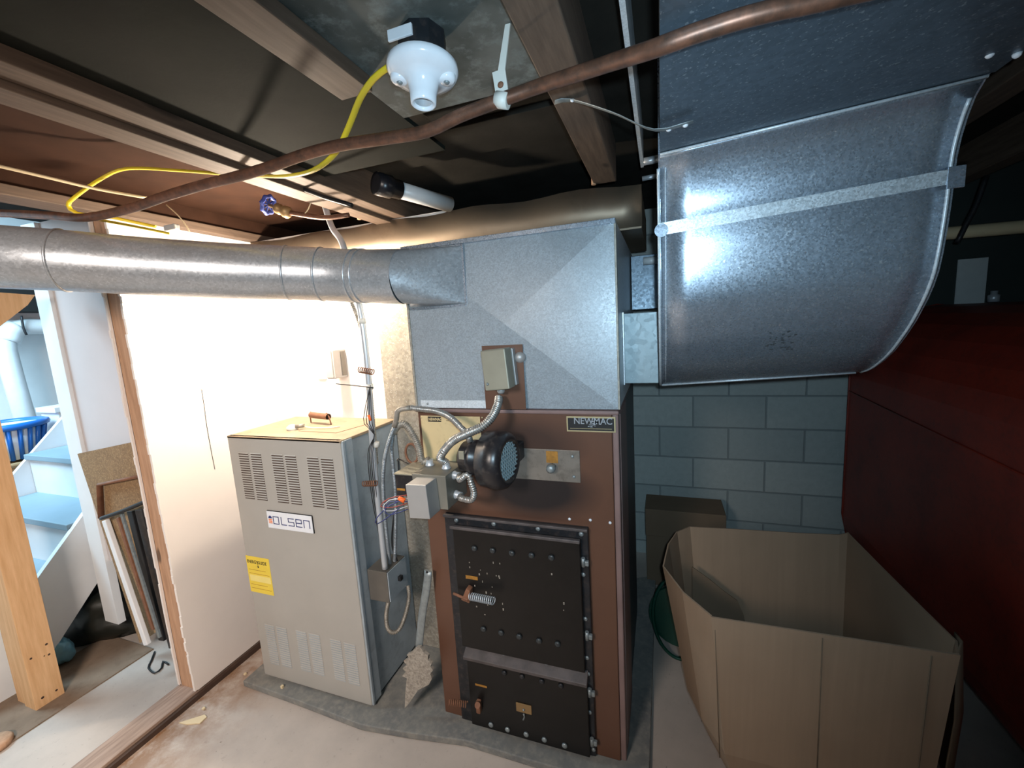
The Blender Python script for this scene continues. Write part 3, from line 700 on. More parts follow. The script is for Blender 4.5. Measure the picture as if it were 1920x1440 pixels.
flex('flexible_conduit', path([(183, 250, 1.25), (172, 310, 1.25), (165, 400, 1.26), (180, 560, 1.28), (200, 800, 1.3), (200, 1100, 1.32), (195, 1330, 1.33), (192, 1400, 1.35)]),
     .0062, 'slim flexible conduit dropping straight into the side box, the right one of two', M_flexb)
flex('flexible_conduit', path([(870, 320, 1.2), (850, 270, 1.17), (780, 190, 1.18), (680, 100, 1.21), (560, 50, 1.23), (440, 35, 1.24), (335, 22, 1.235)]),
     .0085, 'flexible conduit looping from the blower over the instruction plate')
tag(obj('conduit_elbow', B().tube(path([(335, 22, 1.235), (250, 35, 1.225), (215, 60, 1.22), (208, 120, 1.222), (190, 190, 1.225)]), .0095, 12), M_flexd), 'smooth elbow fitting at the top left of the conduit loop', 'fitting')
flex('flexible_conduit', path([(188, 200, 1.225), (160, 270, 1.225), (125, 380, 1.23), (100, 500, 1.24), (88, 700, 1.25), (105, 1000, 1.28), (130, 1250, 1.31), (150, 1420, 1.35)]),
     .0062, 'slim flexible conduit bowing left on its way down to the side box', M_flexb)
flex('flexible_conduit', [Vector((-.65, 1.226, 1.10))]+path([(780, 668, 1.17), (830, 630, 1.16), (860, 640, 1.16), (880, 700, 1.16), (905, 790, 1.17), (880, 850, 1.18), (790, 835, 1.2)])+[Vector((-.65, 1.226, 1.03))],
     .009, 'short flexible conduit loop on the right side of the junction box', pitch=.008)
b = thing('clean_out_ring', 'rusty iron ring on a stem left of the instruction plate', 'ring', N(772, 893, 1.30))
rc = N(772, 850, 1.30)
obj('ring', B().tube([rc+Vector((.026*cos(a*pi/8), 0, .037*sin(a*pi/8))) for a in range(16)], .0045, 8, closed=True), M_rust, b)
obj('stem', B().tube([rc+Vector((0, 0, -.036)), rc+Vector((.002, .0, -.1))], .0045, 8, smooth=False), M_rust, b)

# steel conduit and its box on the side of the grey furnace
py_ = 1.31
cp = thing('steel_conduit', 'straight galvanised conduit rising from the small box past the round duct', 'conduit', on(1, py_, 722, 1066))
pts = [on(1, y, *p) for p, y in (((722, 1066), py_), ((711, 960), py_), ((700, 850), py_), ((690, 700), py_), ((676, 585), py_), ((655, 500), 1.33), ((640, 452), 1.36), ((622, 425), 1.4), ((606, 375), 1.44), ((598, 352), 1.47))]
obj('pipe', B().tube(pts, .0115, 14), M_emt, cp)
for px, py, dz in ((679, 602, .02), (693, 725, .02), (705, 833, .02)):
    p = on(1, py_, px, py); obj('strap', B().tube([p-Vector((0, 0, dz/2)), p+Vector((0, 0, dz/2))], .0135, 14, smooth=False), M_boxwhite, cp)
flex('flexible_conduit', [on(1, 1.33, *p) for p in ((658, 565), (668, 590), (684, 640), (690, 690), (697, 760), (703, 830), (706, 870))], .007, 'thin flexible conduit strapped along the upright steel conduit', M_flexd)
for (px, py, tx, lab) in ((686, 693, 1, 'coiled brown wire knotted round the steel conduit, upper one'), (694, 908, 0, 'coiled brown wire knotted round the steel conduit, lower one')):
    p = on(1, 1.285, px, py)
    tag(obj('wire_coil', coil(p+Vector((-.03, 0, 0)), p+Vector((.03, 0, -.01 if tx else .006)), .010, 7, .0022), M_rust), lab, 'wire')
b = B()
for k in range(4):
    pl_ = [((694, 722), 1.29), ((684+4*k, 770), 1.28), ((683+5*k, 795), 1.28), ((702, 815), 1.29), ((690+3*k, 850), 1.29), ((697+3*k, 930), 1.3), ((712+2*k, 1010), 1.32), ((720, 1062), 1.33)]
    b.tube([on(1, y, *p) for p, y in pl_], .0015, 5)
lw_ = tag(obj('loose_wires', b, M_blackwire), 'thin dark wires hanging along the steel conduit down to the side box', 'wire')
p = on(1, 1.275, 691, 778); lwn = obj('wire_nut', B().lathe([(0, .006), (.022, .004), (.024, 0)], p, (.3, 0, -1), 8), M_worange, lw_)
p = on(1, 1.28, 633, 720)
tag(obj('cable_tie', B().tube([on(1, 1.27, 630, 719.5), on(1, 1.28, 665, 723), on(1, 1.285, 700, 727)], .0022, 6), M_blackwire), 'black cable tie sticking out left of the steel conduit', 'cable tie')
sb = thing('side_box', 'grey electrical box on the right side of the grey furnace', 'box', (-1.10, 1.37, .5))
z0, z1 = on(1, 1.30, 735, 1132).z, on(1, 1.30, 725, 1074).z
obj('case', B().box((-1.150, 1.30, z0), (-1.055, 1.43, z1), bev=.002), M_boxdark, sb)  # case widened and darkened to stand in for the shadow beside the box
obj('cover', B().box((-1.0545, 1.302, z0+.003), (-1.05, 1.428, z1-.003), bev=.001), M_olsenside, sb)
obj('switch', B().box((-1.0495, 1.36, z0+.06), (-1.035, 1.38, z0+.08), bev=.002), M_ink, sb)
flex('flexible_conduit', [on(1, y, *p) for p, y in (((728, 1128), 1.34), ((724, 1155), 1.34), ((727, 1178), 1.34), ((737, 1186), 1.34), ((750, 1178), 1.36), ((761, 1150), 1.38), ((767, 1120), 1.40), ((765, 1098), 1.42))], .0075, 'flexible conduit hanging in a U below the side box', M_flexd)
tag(obj('cable', B().tube([on(1, y, *p) for p, y in (((745, 1052), 1.34), ((735, 1010), 1.33), ((748, 885), 1.33), ((745, 862), 1.34), ((752, 862), 1.35), ((772, 872), 1.33))], .003, 6), M_blackwire), 'black cable looping between the furnaces above the side box', 'cable')

# ash shovel leaning between the furnaces
sh = thing('ash_shovel', 'ash-crusted shovel with a grey handle leaning between the furnaces', 'shovel', (-.86, 1.25, .03))
hp = [on(1, y, *p) for p, y in (((803, 1070), 1.29), ((800, 1100), 1.285), ((792, 1150), 1.28), ((787, 1195), 1.27), ((786, 1215), 1.265))]
obj('handle', B().tube(hp, .017, 12, flat=(.4, 1)), M_dsteel, sh)
obj('hanging_hole', B().tube([hp[0]+Vector((0, -.0085, .0)), hp[0]+Vector((0, -.0125, .0))], .004, 8, smooth=False), M_ink, sh)
out = [(782, 1212), (772, 1222), (764, 1226), (768, 1232), (758, 1238), (764, 1245), (756, 1252), (762, 1258), (755, 1266), (764, 1270), (761, 1300), (760, 1326), (766, 1320), (785, 1292), (805, 1282), (811, 1270), (808, 1262), (813, 1255), (808, 1248), (811, 1242), (803, 1236), (804, 1228), (796, 1222), (789, 1212)]
pp = [on(1, 1.25, *q) for q in out]
bb = B().prism([(v.x, v.z) for v in pp], 1, 1.245, 1.257)
obj('blade', bb, M_ash, sh)

# ================================================================== ROUND DUCT
rd = thing('round_duct', 'round galvanised duct running left from the plenum in front of the white wall', 'duct', (-1.2, 1.0, 1.7))
R0 = .088
def P3(px, py, y): return on(1, y, px, py)
cl = [P3(757, 519, 1.225), P3(670, 518, 1.215), P3(610, 515, 1.185), P3(540, 512, 1.13), P3(420, 508, 1.02), P3(260, 499, .89), P3(120, 489, .775), P3(0, 482, .69), P3(-160, 470, .60)]
obj('pipe', B().tube(cl, R0, 40, step=.03, caps=False), M_galvd, rd)
def band(i, f=0, w=.004, r=.003):
    P = catmull(cl, .01); 
    k = min(range(len(P)), key=lambda j: (P[j]-i).length)
    t = (P[min(k+1, len(P)-1)]-P[max(k-1, 0)]).normalized()
    obj('seam', B().lathe([(-w, R0), (-w*.6, R0+r), (w*.6, R0+r), (w, R0)], P[k], t, 40), M_galvd, rd)
for q in (cl[1], cl[2].lerp(cl[3], .05), cl[3], cl[6]): band(q)
band(cl[1].lerp(cl[0], .15))
# boot: round to rectangle on the plenum front
n = 40; rect_c = []; x0, x1, z0, z1 = rect(N(762, 470), N(876, 569)); zt, zb_ = N(875, 461).z, N(877, 569).z
b = B(); ringA = []; t = (cl[0]-cl[1]).normalized(); up = Vector((0, 0, 1)); sd = t.cross(up).normalized()
rows = []
for s in range(13):
    f = s/12; row = []
    for j in range(n+1):
        a = 2*pi*j/n; ca, sa = cos(a), sin(a)
        pr_ = cl[0]+up*(R0*ca)+sd*(R0*sa)
        # target: a rectangle lying on the plenum front; near side (sa>0 = towards viewer) wraps to the right edge
        zz = zb_+(zt-zb_)*(.5+.5*max(-1, min(1, ca*1.35)))
        xx = x1 if sa > -0.01 else x1-.001
        if sa <= 0: xx = x1-(x1-x0)*min(1, -sa*1.4)
        yy = NY-.012
        e = f*f*(3-2*f) if False else f
        row.append(pr_.lerp(Vector((xx, yy, zz)), e))
    rows.append(row)
b.sheet(rows); obj('boot', b, M_galvd, rd)
obj('boot_flange', B().box((x1-.001, NY-.016, zb_-.004), (x1+.006, NY-.0125, zt+.006)).box((x0, NY-.016, zb_-.008), (x1, NY-.0125, zb_-.002)).box((x0, NY-.016, zt), (x1, NY-.0125, zt+.006)), M_galv2, rd)

# ================================================================== BIG DUCT WITH ELBOW
tilt = .06
prof = [(1.06, 2.022), (1.10, 2.018), (1.127, 2.010), (1.155, 1.988), (1.173, 1.960), (1.188, 1.925), (1.197, 1.890), (1.200, 1.850), (1.203, 1.80), (1.209, 1.75), (1.217, 1.70), (1.227, 1.66), (1.241, 1.63), (1.260, 1.60), (1.30, 1.55), (1.344, 1.508), (1.39, 1.47), (1.446, 1.436), (1.50, 1.410), (1.56, 1.392)]
prof_u = [(v.y, v.z) for v in catmull([(0, a, c) for a, c in prof[2:8]], .008)]
prof_l = [(v.y, v.z) for v in catmull([(0, a, c) for a, c in prof[7:]], .012)]
EX0, EX1 = .003, .585
zt_ = lambda x: -.034*(1-(x-EX0)/(EX1-EX0))     # the duct hangs a little askew
er = thing('return_duct', 'large galvanised duct sweeping down from the ceiling in a curved elbow', 'duct', (.3, 1.4, 1.36))
rows = [[(x, y, z+zt_(x)) for x in [EX0+(EX1-EX0)*i/8 for i in range(9)]] for (y, z) in prof_u]
obj('upper_curve', B().sheet(rows, .0015), M_galv2, er)
rows = [[(x, y, z+zt_(x)) for x in [EX0+(EX1-EX0)*i/8 for i in range(9)]] for (y, z) in prof_l]
obj('elbow_heel', B().sheet(rows, .0015), M_galv2, er)
tb_ = B().prism([(-.9, 2.024), (1.118, 2.012), (1.118, 2.2), (-.9, 2.2)], 0, EX0, EX1+.01)
for v in tb_.bm.verts: v.co.z += zt_(v.co.x)
obj('trunk', tb_, M_galvt, er)
# cheeks
for x, nm_ in ((EX0-.004, 'left_cheek'), (EX1, 'right_cheek')):
    pts = [(y, z+zt_(x)) for y, z in prof]+[(1.9, 1.39+zt_(x)), (1.9, 2.2), (1.1, 2.2)]
    obj(nm_, B().prism(pts, 0, x, x+.004), M_galv2, er)
# standing seams along both edges, cross cleat, bottom lip, straps with screws
for x in (EX0-.004, EX0+.012, EX1-.006):
    obj('edge_seam', B().tube([(x, y-.001, z+zt_(x)) for y, z in prof[3:]], .0042 if x != EX0+.012 else .0015, 6), M_galv, er)
k7 = prof[7]
cleat = B(); rows = [[(x, y-.004, z+zt_(x)) for x in (EX0-.006, EX1+.014)] for y, z in ((1.199, 1.868), (1.202, 1.838))]
obj('cross_cleat', cleat.sheet(rows, .003, smooth=False), M_galvc, er)
obj('cleat_tab', B().lathe([(0, .017), (.003, .017)], (EX0+.002, 1.195, 1.850+zt_(EX0)), (0, -1, 0), 20), M_galv2, er)
obj('cleat_tab', B().box((EX1-.012, 1.192, 1.828), (EX1+.018, 1.197, 1.872), bev=.001), M_galv2, er)
obj('bottom_lip', B().tube([(EX0, 1.556, 1.390+zt_(EX0)), (EX1-.02, 1.556, 1.390)], .004, 6, smooth=False), M_galv, er)
obj('transition_seam', B().tube([(EX0, 1.118, 2.008+zt_(EX0)), (EX1, 1.118, 2.008)], .0035, 6, smooth=False), M_galv, er)
# black stamped marks on the heel
b = B()
for k in range(26):
    px, py = random.uniform(1434, 1486), random.uniform(618, 656)
    q = on(1, 1.335, px, py); zz = q.z
    # nearest profile y at this height
    for (ya, za), (yb, zb2) in zip(prof, prof[1:]):
        o_ = zt_(q.x)
        if zb2+o_ <= zz <= za+o_: f = (za+o_-zz)/(za-zb2); yy = ya+(yb-ya)*f
    b.box((q.x, yy-.004, zz-.002), (q.x+random.uniform(.003, .009), yy-.0003, zz+random.uniform(.001, .005)), rot=Matrix.Rotation(random.uniform(-.6, .6), 3, 'Y'))
obj('stamp_marks', b, M_ink, er)
# strap from the joist to the duct
s0, s1, s2 = on(2, 2.095, 1072, 188), on(1, 1.09, 1228, 244), on(1, 1.085, 1300, 228)
st = tag(obj('steel_strap', B().tube([on(2, 2.097, 1040, 192), s0, on(2, 2.03, 1150, 212), on(2, 1.972, 1228, 244), on(2, 1.970, 1300, 228)], .011, 8, flat=(.12, 1)), M_dsteel), 'grey steel strap screwed from the joist to the big duct', 'strap')
for px, py in ((1254, 242), (1285, 234)):
    p = on(2, 1.969, px, py); obj('screw', B().dome(p, (0, 0, -1), .006, .005), M_badge, st)
p = on(2, 2.094, 1073, 187); obj('screw', B().dome(p, (0, 0, -1), .005, .005), M_badge, st)
for px, py in ((1856, 100), (1907, 100)):
    p = on(2, 2.013, px, py); obj('screw', B().dome(p, (0, 0, -1), .007, .008), M_badge, er)
# connection between the furnace side and the elbow
cn = thing('connecting_duct', 'short square galvanised duct joining the brown furnace to the big elbow', 'duct', (-.06, 1.6, 1.36))
z0, z1 = on(1, 1.50, 1170, 719).z, on(1, 1.50, 1170, 588).z
obj('body', B().box((-.118, 1.50, z0), (-.007, 2.0, z1), bev=.002), M_galvt2, cn)
obj('collar', B().box((-.1215, 1.494, z0-.004), (-.1175, 2.0, z1+.004)), M_galv, cn)
tag(obj('rear_duct', B().box((-.118, 1.95, 1.63), (-.004, 2.4, 1.86), bev=.002), M_galvt), 'shadowed galvanised box duct above the short connecting duct', 'duct')
for z, y, r, lab in ((2.17, 1.75, .014, 'upper pipe crossing behind the trunk duct end'), (2.12, 1.78, .009, 'lower thin pipe crossing behind the trunk duct end')):
    tag(obj('water_pipe', B().tube([(-.06, y, z), (.002, y, z+.002)], r, 10, smooth=False), M_emt), lab+', left of the big duct', 'pipe')
p = on(1, 1.9, 1216, 489); tag(obj('pipe_stub', B().tube([p-Vector((.02, 0, 0)), (-.003, 1.9, p.z)], .016, 12, smooth=False), M_pvc), 'short white pipe stub left of the big duct elbow', 'pipe')
# thin sheet edges up beside the trunk
tag(obj('sheet_cleat', B().box((-.06, -.5, 2.12), (-.05, 1.65, Zc-.002)), M_galv), 'upright galvanised sheet strip overhead, left of the big duct', 'metal strip')

# ================================================================== CEILING FITTINGS
# copper line
cp_ = [(-330, 396), (-150, 398), (0, 400), (90, 404), (160, 408), (240, 392), (310, 368), (380, 347), (440, 332), (500, 315), (570, 290), (640, 272), (720, 260), (800, 246), (860, 218), (930, 191), (1010, 162), (1080, 139), (1150, 116), (1230, 90), (1300, 64), (1400, 32), (1480, 13), (1560, -4)]
cpts = [on(2, 1.962, *p) if p[0] >= 1230 else on(1, .79 if p[0] <= 1010 else .79-(p[0]-1010)*.0005, *p) for p in cp_]
cpts = [Vector((-3.6, .82, cpts[0].z+.05))]+cpts+[Vector((.40, .67, 1.966)), Vector((1.1, .67, 1.985)), Vector((2.58, .67, 1.985))]
for v in cpts:
    if v.x > -.02: v.z = min(v.z, 1.964+.034*max(0, min(1, v.x/.58)))
cpp = tag(obj('copper_pipe', B().tube(cpts, .0118, 14), M_copper), 'wavy tarnished copper pipe running across under the joists', 'pipe')
# plastic strap holding the copper
k = on(1, .79, 942, 188)
ps = thing('pipe_strap', 'white plastic strap holding the copper pipe from the joist', 'strap', k)
obj('loop', B().tube([k+Vector((0, .0135*cos(a), .0135*sin(a)))for a in [radians(g_) for g_ in range(-250, 60, 20)]], .011, 8, flat=(1, .15), smooth=False) if False else
    B().lathe([(-.012, .0122), (-.012, .0142), (.012, .0142), (.012, .0122)], k, (1, 0, -.3), 20), M_boxwhite, ps)
tp = on(1, .80, 937, 135)
obj('tab', B().prism([(k.x-.012, k.z+.005), (k.x+.012, k.z+.005), (tp.x+.013, tp.z), (tp.x-.012, tp.z-.002)], 1, .792, .796), M_boxwhite, ps)
obj('rivet', B().dome((on(1, .79, 938, 158).x, .7915, on(1, .79, 938, 158).z), (0, -1, 0), .006, .003), M_rust, ps)
obj('tail', B().prism([(tp.x-.002, tp.z-.004), (tp.x+.012, tp.z-.004), (-.2325, 2.20), (-.238, 2.20)], 1, .793, .7965), M_boxwhite, ps)

# porcelain lampholder
d_ = .765; cpos = CAM+ray(793, 131)*d_
lh_ = thing('lampholder', 'white porcelain lampholder with an empty socket on a dark box overhead', 'lampholder', cpos)
dn = Vector((-.02, -.10, -1)).normalized()
obj('box', B().lathe([(0, .044), (.052, .044)], cpos-dn*.008, -dn, 8, smooth=False), M_frame, lh_)
obj('box_tab', B().box(cpos+Vector((-.036, -.051, .028)), cpos+Vector((.012, -.046, .046)), bev=.001), M_badge, lh_)
obj('dish', B().lathe([(-.008, .060), (-.004, .064), (.004, .064), (.010, .060), (.016, .046), (.022, .028), (.046, .024), (.060, .023), (.062, .020), (.058, .0165), (.03, .0165), (.03, 0)], cpos, dn, 40), M_porc, lh_)
ux = Vector((.93, .33, 0)); ux = (ux-dn*ux.dot(dn)).normalized()
for s_ in (-1, 1):
    q = cpos+ux*(.043*s_)
    lob = obj('screw_lobe', B().lathe([(0, .017), (.018, .016), (.022, .012), (.022, 0)], q, dn, 20), M_porc, lh_)
    obj('screw', B().dome(q+dn*.0215, dn, .006, .004), M_dsteel, lob)
obj('socket_thread', B().lathe([(.034, .0155), (.056, .0155), (.056, .0148), (.034, .0148)], cpos, dn, 24), M_emt, lh_)

# cables
def cable(pts, r, m, label, flatk=None): return tag(obj('cable', B().tube(pts, r, 8, flat=flatk), m), label, 'cable')
cable([on(1, y, *p) for p, y in (((742, 118), .76), ((725, 128), .76), ((700, 148), .77), ((675, 185), .80), ((655, 235), .84), ((630, 285), .86), ((590, 318), .88), ((540, 330), .92), ((490, 330), .97), ((430, 327), 1.0), ((340, 320), .98), ((240, 316), .92), ((190, 335), .88), ((140, 370), .86), ((128, 385), .86), ((145, 400), .87), ((200, 406), .92), ((292, 425), 1.0))],
      .0075, M_romex, 'yellow cable looping from the lampholder past the copper pipe to the left', (.6, 1))
cable([on(1, y, *p) for p, y in (((185, 412), .84), ((240, 422), .90), ((300, 434), .97), ((318, 438), .99))], .004, M_romex, 'second yellow cable lying beside the looped one over the round duct')
cable([on(2, 2.08, *p) for p in ((-60, 300), (0, 312), (90, 333), (180, 354), (275, 371))], .0045, M_cablew, 'thin pale cable along the joist at far left')
cable([on(1, 1.15, *p) for p in ((312, 384), (335, 405), (350, 425), (356, 436))], .002, M_cablew, 'thin wire drooping to the clamp above the round duct')
cable([on(1, 1.3, *p) for p in ((585, 358), (584, 375), (578, 392), (572, 400))], .002, M_cablew, 'tiny wire drooping beside the blue valve')
cable([on(1, 1.2, *p) for p in ((500, 336), (560, 352), (610, 370), (660, 385))], .007, M_blackwire, 'dark cable under the doubled joist beside the valve')
p = on(1, 1.12, 322, 428); tag(obj('cable_clamp', B().box(p-Vector((.03, .01, .008)), p+Vector((.03, .01, .012)), bev=.003), M_boxgrey), 'grey clamp on the cable ends above the round duct', 'clamp')

# valve
v0, v1, v2 = on(1, 1.28, 503, 384), on(1, 1.29, 538, 398), on(1, 1.32, 606, 408)
va = thing('gate_valve', 'brass gate valve with a blue wheel under the joists', 'valve', v1)
ax = (v0-v1).normalized()
wh = B().tube([v0+(Vector((0, 0, 1)).cross(ax).normalized()*cos(a*pi/8)+ax.cross(Vector((0, 0, 1)).cross(ax).normalized())*sin(a*pi/8))*(.031+.003*cos(a*pi)) for a in range(16)], .007, 8, closed=True)
wc = Vector((0, 0, 1)).cross(ax).normalized(); wd = ax.cross(wc)
for k in range(4):
    a = k*pi/4; wh.tube([v0-(wc*cos(a)+wd*sin(a))*.03, v0+(wc*cos(a)+wd*sin(a))*.03], .0035, 6, smooth=False)
obj('wheel', wh, M_blueh, va)
obj('stem', B().tube([v0, v1], .006, 8, smooth=False), M_brass, va)
obj('body', B().lathe([(0, .010), (.008, .019), (.025, .02), (.03, .014), (.045, .022), (.06, .022), (.07, .012)], v0.lerp(v1, .35), -ax, 14), M_brass, va)
obj('pipe', B().tube([v1, v2, v2+Vector((.1, .02, .0))], .009, 10), M_copper, va)

# plastic vent pipe
a0, a1 = on(1, 1.36, 710, 345), on(1, 1.63, 838, 382)
vp = thing('vent_pipe', 'white plastic vent pipe with a black open cap between joists', 'pipe', a0)
ax = (a1-a0).normalized()
a1 = a0+(a1-a0)*1.05
obj('pipe', B().tube([a0+ax*.05, a1], .030, 20, smooth=False), M_pvc, vp)
obj('cap', B().lathe([(-.01, .028), (-.012, .040), (.045, .040), (.05, .034), (.085, .034)], a0, ax, 24), M_abs, vp)
obj('print_line', B().tube([a0+ax*.09+Vector((0, -.0295, .006)), a0+ax*.3+Vector((0, -.0295, .006))], .0016, 4, smooth=False), M_ink, vp)

# the bare bulb behind the round duct: it is what lights the white walls
BU = Vector((-1.50, 1.42, 1.80))
bl_ = thing('light_bulb', 'glowing bare bulb on a wall bracket behind the round duct by the white wall', 'bulb', BU)
m, t, p = nt('glowing glass'); p.inputs['Emission Color'].default_value = (1, .84, .66, 1); p.inputs['Emission Strength'].default_value = 1500
obj('glass', B().lathe([(-.03, 0), (-.026, .014), (-.015, .026), (0, .030), (.015, .026), (.03, .014)], BU, (0, .3, 1), 20), m, bl_)
obj('socket', B().lathe([(.031, .016), (.07, .018), (.072, .012)], BU, (0, .3, 1), 14), M_boxwhite, bl_)
obj('bracket', B().tube([BU+Vector((0, .021, .07)), BU+Vector((0, .06, .095)), (BU.x, 1.6995, 1.90)], .006, 8), M_boxwhite, bl_)

# ================================================================== OIL TANK
TX, TY0, TY1, TZ, hw, hh = 1.305, .95, 2.72, .83, .345, .74
def oval(n=14):
    pts = []
    for i in range(n+1): a = pi*i/n; pts.append((TX+hw*cos(a), TZ+(hh-hw)+hw*sin(a)))
    for i in range(n+1): a = pi+pi*i/n; pts.append((TX+hw*cos(a), TZ-(hh-hw)+hw*sin(a)))
    return pts
tk = thing('oil_tank', 'big dark red oval oil tank at the right by the block wall', 'tank', (TX, 1.85, 0))
o = obj('shell', B().prism(oval(), 1, TY0, TY1), M_tank, tk); bevel(o, .012, 3)
q = [(y, zz) for y, zz in ((TY0+.02, 1.075), (TY1-.01, 1.135))]
obj('weld_seam', B().tube([(TX-hw-.001, y, z) for y, z in q], .004, 6, smooth=False), M_tank, tk)
obj('end_rim', B().tube([(x, TY1-.01, z) for x, z in oval(8)], .006, 6, smooth=False, closed=True), M_tank, tk)
for x in (-.22, .22):
    for y in (1.1, 2.55): obj('leg', B().box((TX+x-.025, y-.025, 0), (TX+x+.025, y+.025, .5)), M_tank, tk)

# ================================================================== CARTONS
bx = thing('open_carton', 'large open cardboard carton standing on the floor in front of the tank', 'carton', (.42, 1.65, 0))
zt = .70
rim = [(.135, 1.262), (.06, 1.36), (0.0, 1.51), (.02, 1.66), (.055, 1.77), (.11, 1.83), (.30, 1.85), (.50, 1.865), (.66, 1.885), (.695, 1.90), (.71, 1.70), (.725, 1.45), (.735, 1.32), (.708, 1.262), (.42, 1.262)]
base = [(.20, 1.30), (.15, 1.40), (.12, 1.50), (.12, 1.60), (.13, 1.70), (.16, 1.78), (.30, 1.80), (.50, 1.81), (.64, 1.82), (.67, 1.81), (.68, 1.70), (.69, 1.50), (.695, 1.35), (.68, 1.30), (.42, 1.30)]
def wall_strip(idx, name, mat, flex_=0):
    rows = []
    for s in range(9):
        f = s/8; row = []
        for i in idx:
            a, c = Vector((*rim[i], zt)), Vector((*base[i], .005)); p = a.lerp(c, f)
            mid = [.135, 1.262]
            row.append(p)
        rows.append(row)
    o = obj(name, B().sheet(rows, .005), mat, bx); return o
def dens(lst, k=4):
    out = []
    for i in range(len(lst)-1):
        for j in range(k): out.append(tuple(a+(b_-a)*j/k for a, b_ in zip(lst[i], lst[i+1])))
    return out+[lst[-1]]
zr = {2: .693, 9: .705, 13: .705, 14: .702}
RI, BA = rim, base
def panel(idx, name, mat, lab=None):
    top = [Vector((*RI[i], zr.get(i, zt))) for i in idx]; bot = [Vector((*BA[i], .005)) for i in idx]
    mid = Vector((.42, 1.55, 0)); rows = []
    for s in range(11):
        f = s/10; row = []
        for a, c in zip(top, bot):
            p = a.lerp(c, f)
            if f > .72: q_ = (mid-p); q_.z = 0; p += q_.normalized()*(f-.72)*.22
            row.append(p)
        rows.append(row)
    o = obj(name, B().sheet(rows, .005, smooth=False), mat, bx)
    if lab: o['label'] = lab
panel([13, 14, 0], 'front_wall', M_card)
panel([0, 1, 2, 3, 4, 5], 'side_wall', M_card)
panel([5, 6, 7, 8, 9], 'back_wall', M_card)
panel([9, 10, 11, 12, 13], 'side_wall', M_card)
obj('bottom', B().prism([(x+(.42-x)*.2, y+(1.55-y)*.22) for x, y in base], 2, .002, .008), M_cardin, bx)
for xa, ya, xb, yb, za in ((.1465, 1.2605, .166, 1.2785, .66), (.415, 1.2565, .425, 1.279, .69), (.652, 1.2575, .655, 1.279, .69)):
    obj('crease', B().tube([(xa, ya, za), (xb, yb, .2)], .0016, 5, smooth=False), M_cardin, bx)
rows = [[(.05+.0*s, 1.45+.30*f, .60-.25*f-.02*s) for s in (0, 1)] for f in (0, .5, 1)]
fl_ = [on(1, 1.72, *p) for p in ((1298, 1062), (1330, 1085), (1358, 1108), (1382, 1125), (1394, 1152), (1402, 1190), (1402, 1290), (1298, 1290))]
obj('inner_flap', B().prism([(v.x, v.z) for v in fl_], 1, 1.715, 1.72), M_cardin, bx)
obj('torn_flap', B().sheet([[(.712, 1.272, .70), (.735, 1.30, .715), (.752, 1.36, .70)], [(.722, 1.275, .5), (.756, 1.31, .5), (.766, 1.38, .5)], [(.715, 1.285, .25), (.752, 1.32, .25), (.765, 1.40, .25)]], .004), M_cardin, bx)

c1 = thing('small_carton', 'brown closed carton on the floor behind the big open carton', 'carton', (.16, 2.60, 0))
f0, f1 = on(1, 2.45, 1212, 1002), on(1, 2.45, 1366, 1000)
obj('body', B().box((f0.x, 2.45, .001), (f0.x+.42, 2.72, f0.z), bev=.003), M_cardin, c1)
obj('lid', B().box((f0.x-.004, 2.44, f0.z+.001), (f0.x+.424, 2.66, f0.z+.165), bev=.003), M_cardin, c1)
# green bucket lying beside the carton
gp = thing('green_tub', 'dark green plastic tub tipped on the floor between furnace and carton', 'tub', (.06, 1.98, 0))
gc = Vector((.075, 1.93, .19))
obj('rim', B().tube([gc+Vector((.12*cos(a*pi/12), .05*sin(a*pi/12), .175*sin(a*pi/12))) for a in range(24)], .008, 8, closed=True), M_green, gp)
obj('bowl', B().lathe([(0, .14), (.10, .12), (.18, .09), (.18, 0)], gc+Vector((0, 0, 0)), (.1, 1, -.15), 28), M_green, gp)

# ================================================================== far wall bits at right
x0, x1, z0, z1 = rect(on(1, 2.77, 1797, 487), on(1, 2.77, 1845, 573))
tag(obj('shade_board', B().box((1.02, 2.775, 1.50), (2.599, 2.791, Zc-.002)), M_panel), 'dark board standing in for shade on the block wall top behind the oil tank', 'board')  # dark board added for the shade along the wall top
tag(obj('paper_sheet', B().box((x0, 2.77, z0), (x1, 2.7745, z1)), M_paper), 'pale rectangular paper fixed to the dark back wall above the oil tank', 'paper')
tag(obj('water_pipe', B().tube([on(1, 2.5, *p) for p in ((1700, 442), (1770, 438), (1930, 424), (2050, 414))]+[Vector((2.58, 2.5, 1.9))], .028, 12), M_cablew), 'dim yellowish pipe across the dark back above the oil tank', 'pipe')
tag(obj('water_pipe', B().tube([on(1, 2.3, *p) for p in ((1795, 455), (1812, 420), (1830, 385), (1850, 330))], .010, 8), M_frame), 'thin dark pipe slanting up behind the yellowish pipe', 'pipe')
tk2 = on(1, 2.6, 1864, 553)
tag(obj('tank_fitting', B().lathe([(0, .02), (.03, .02), (.034, .012), (.05, .012)], (tk2.x, 2.6, 1.57), (0, 0, 1), 12), M_emt), 'small shiny fitting standing on top of the red tank', 'fitting')

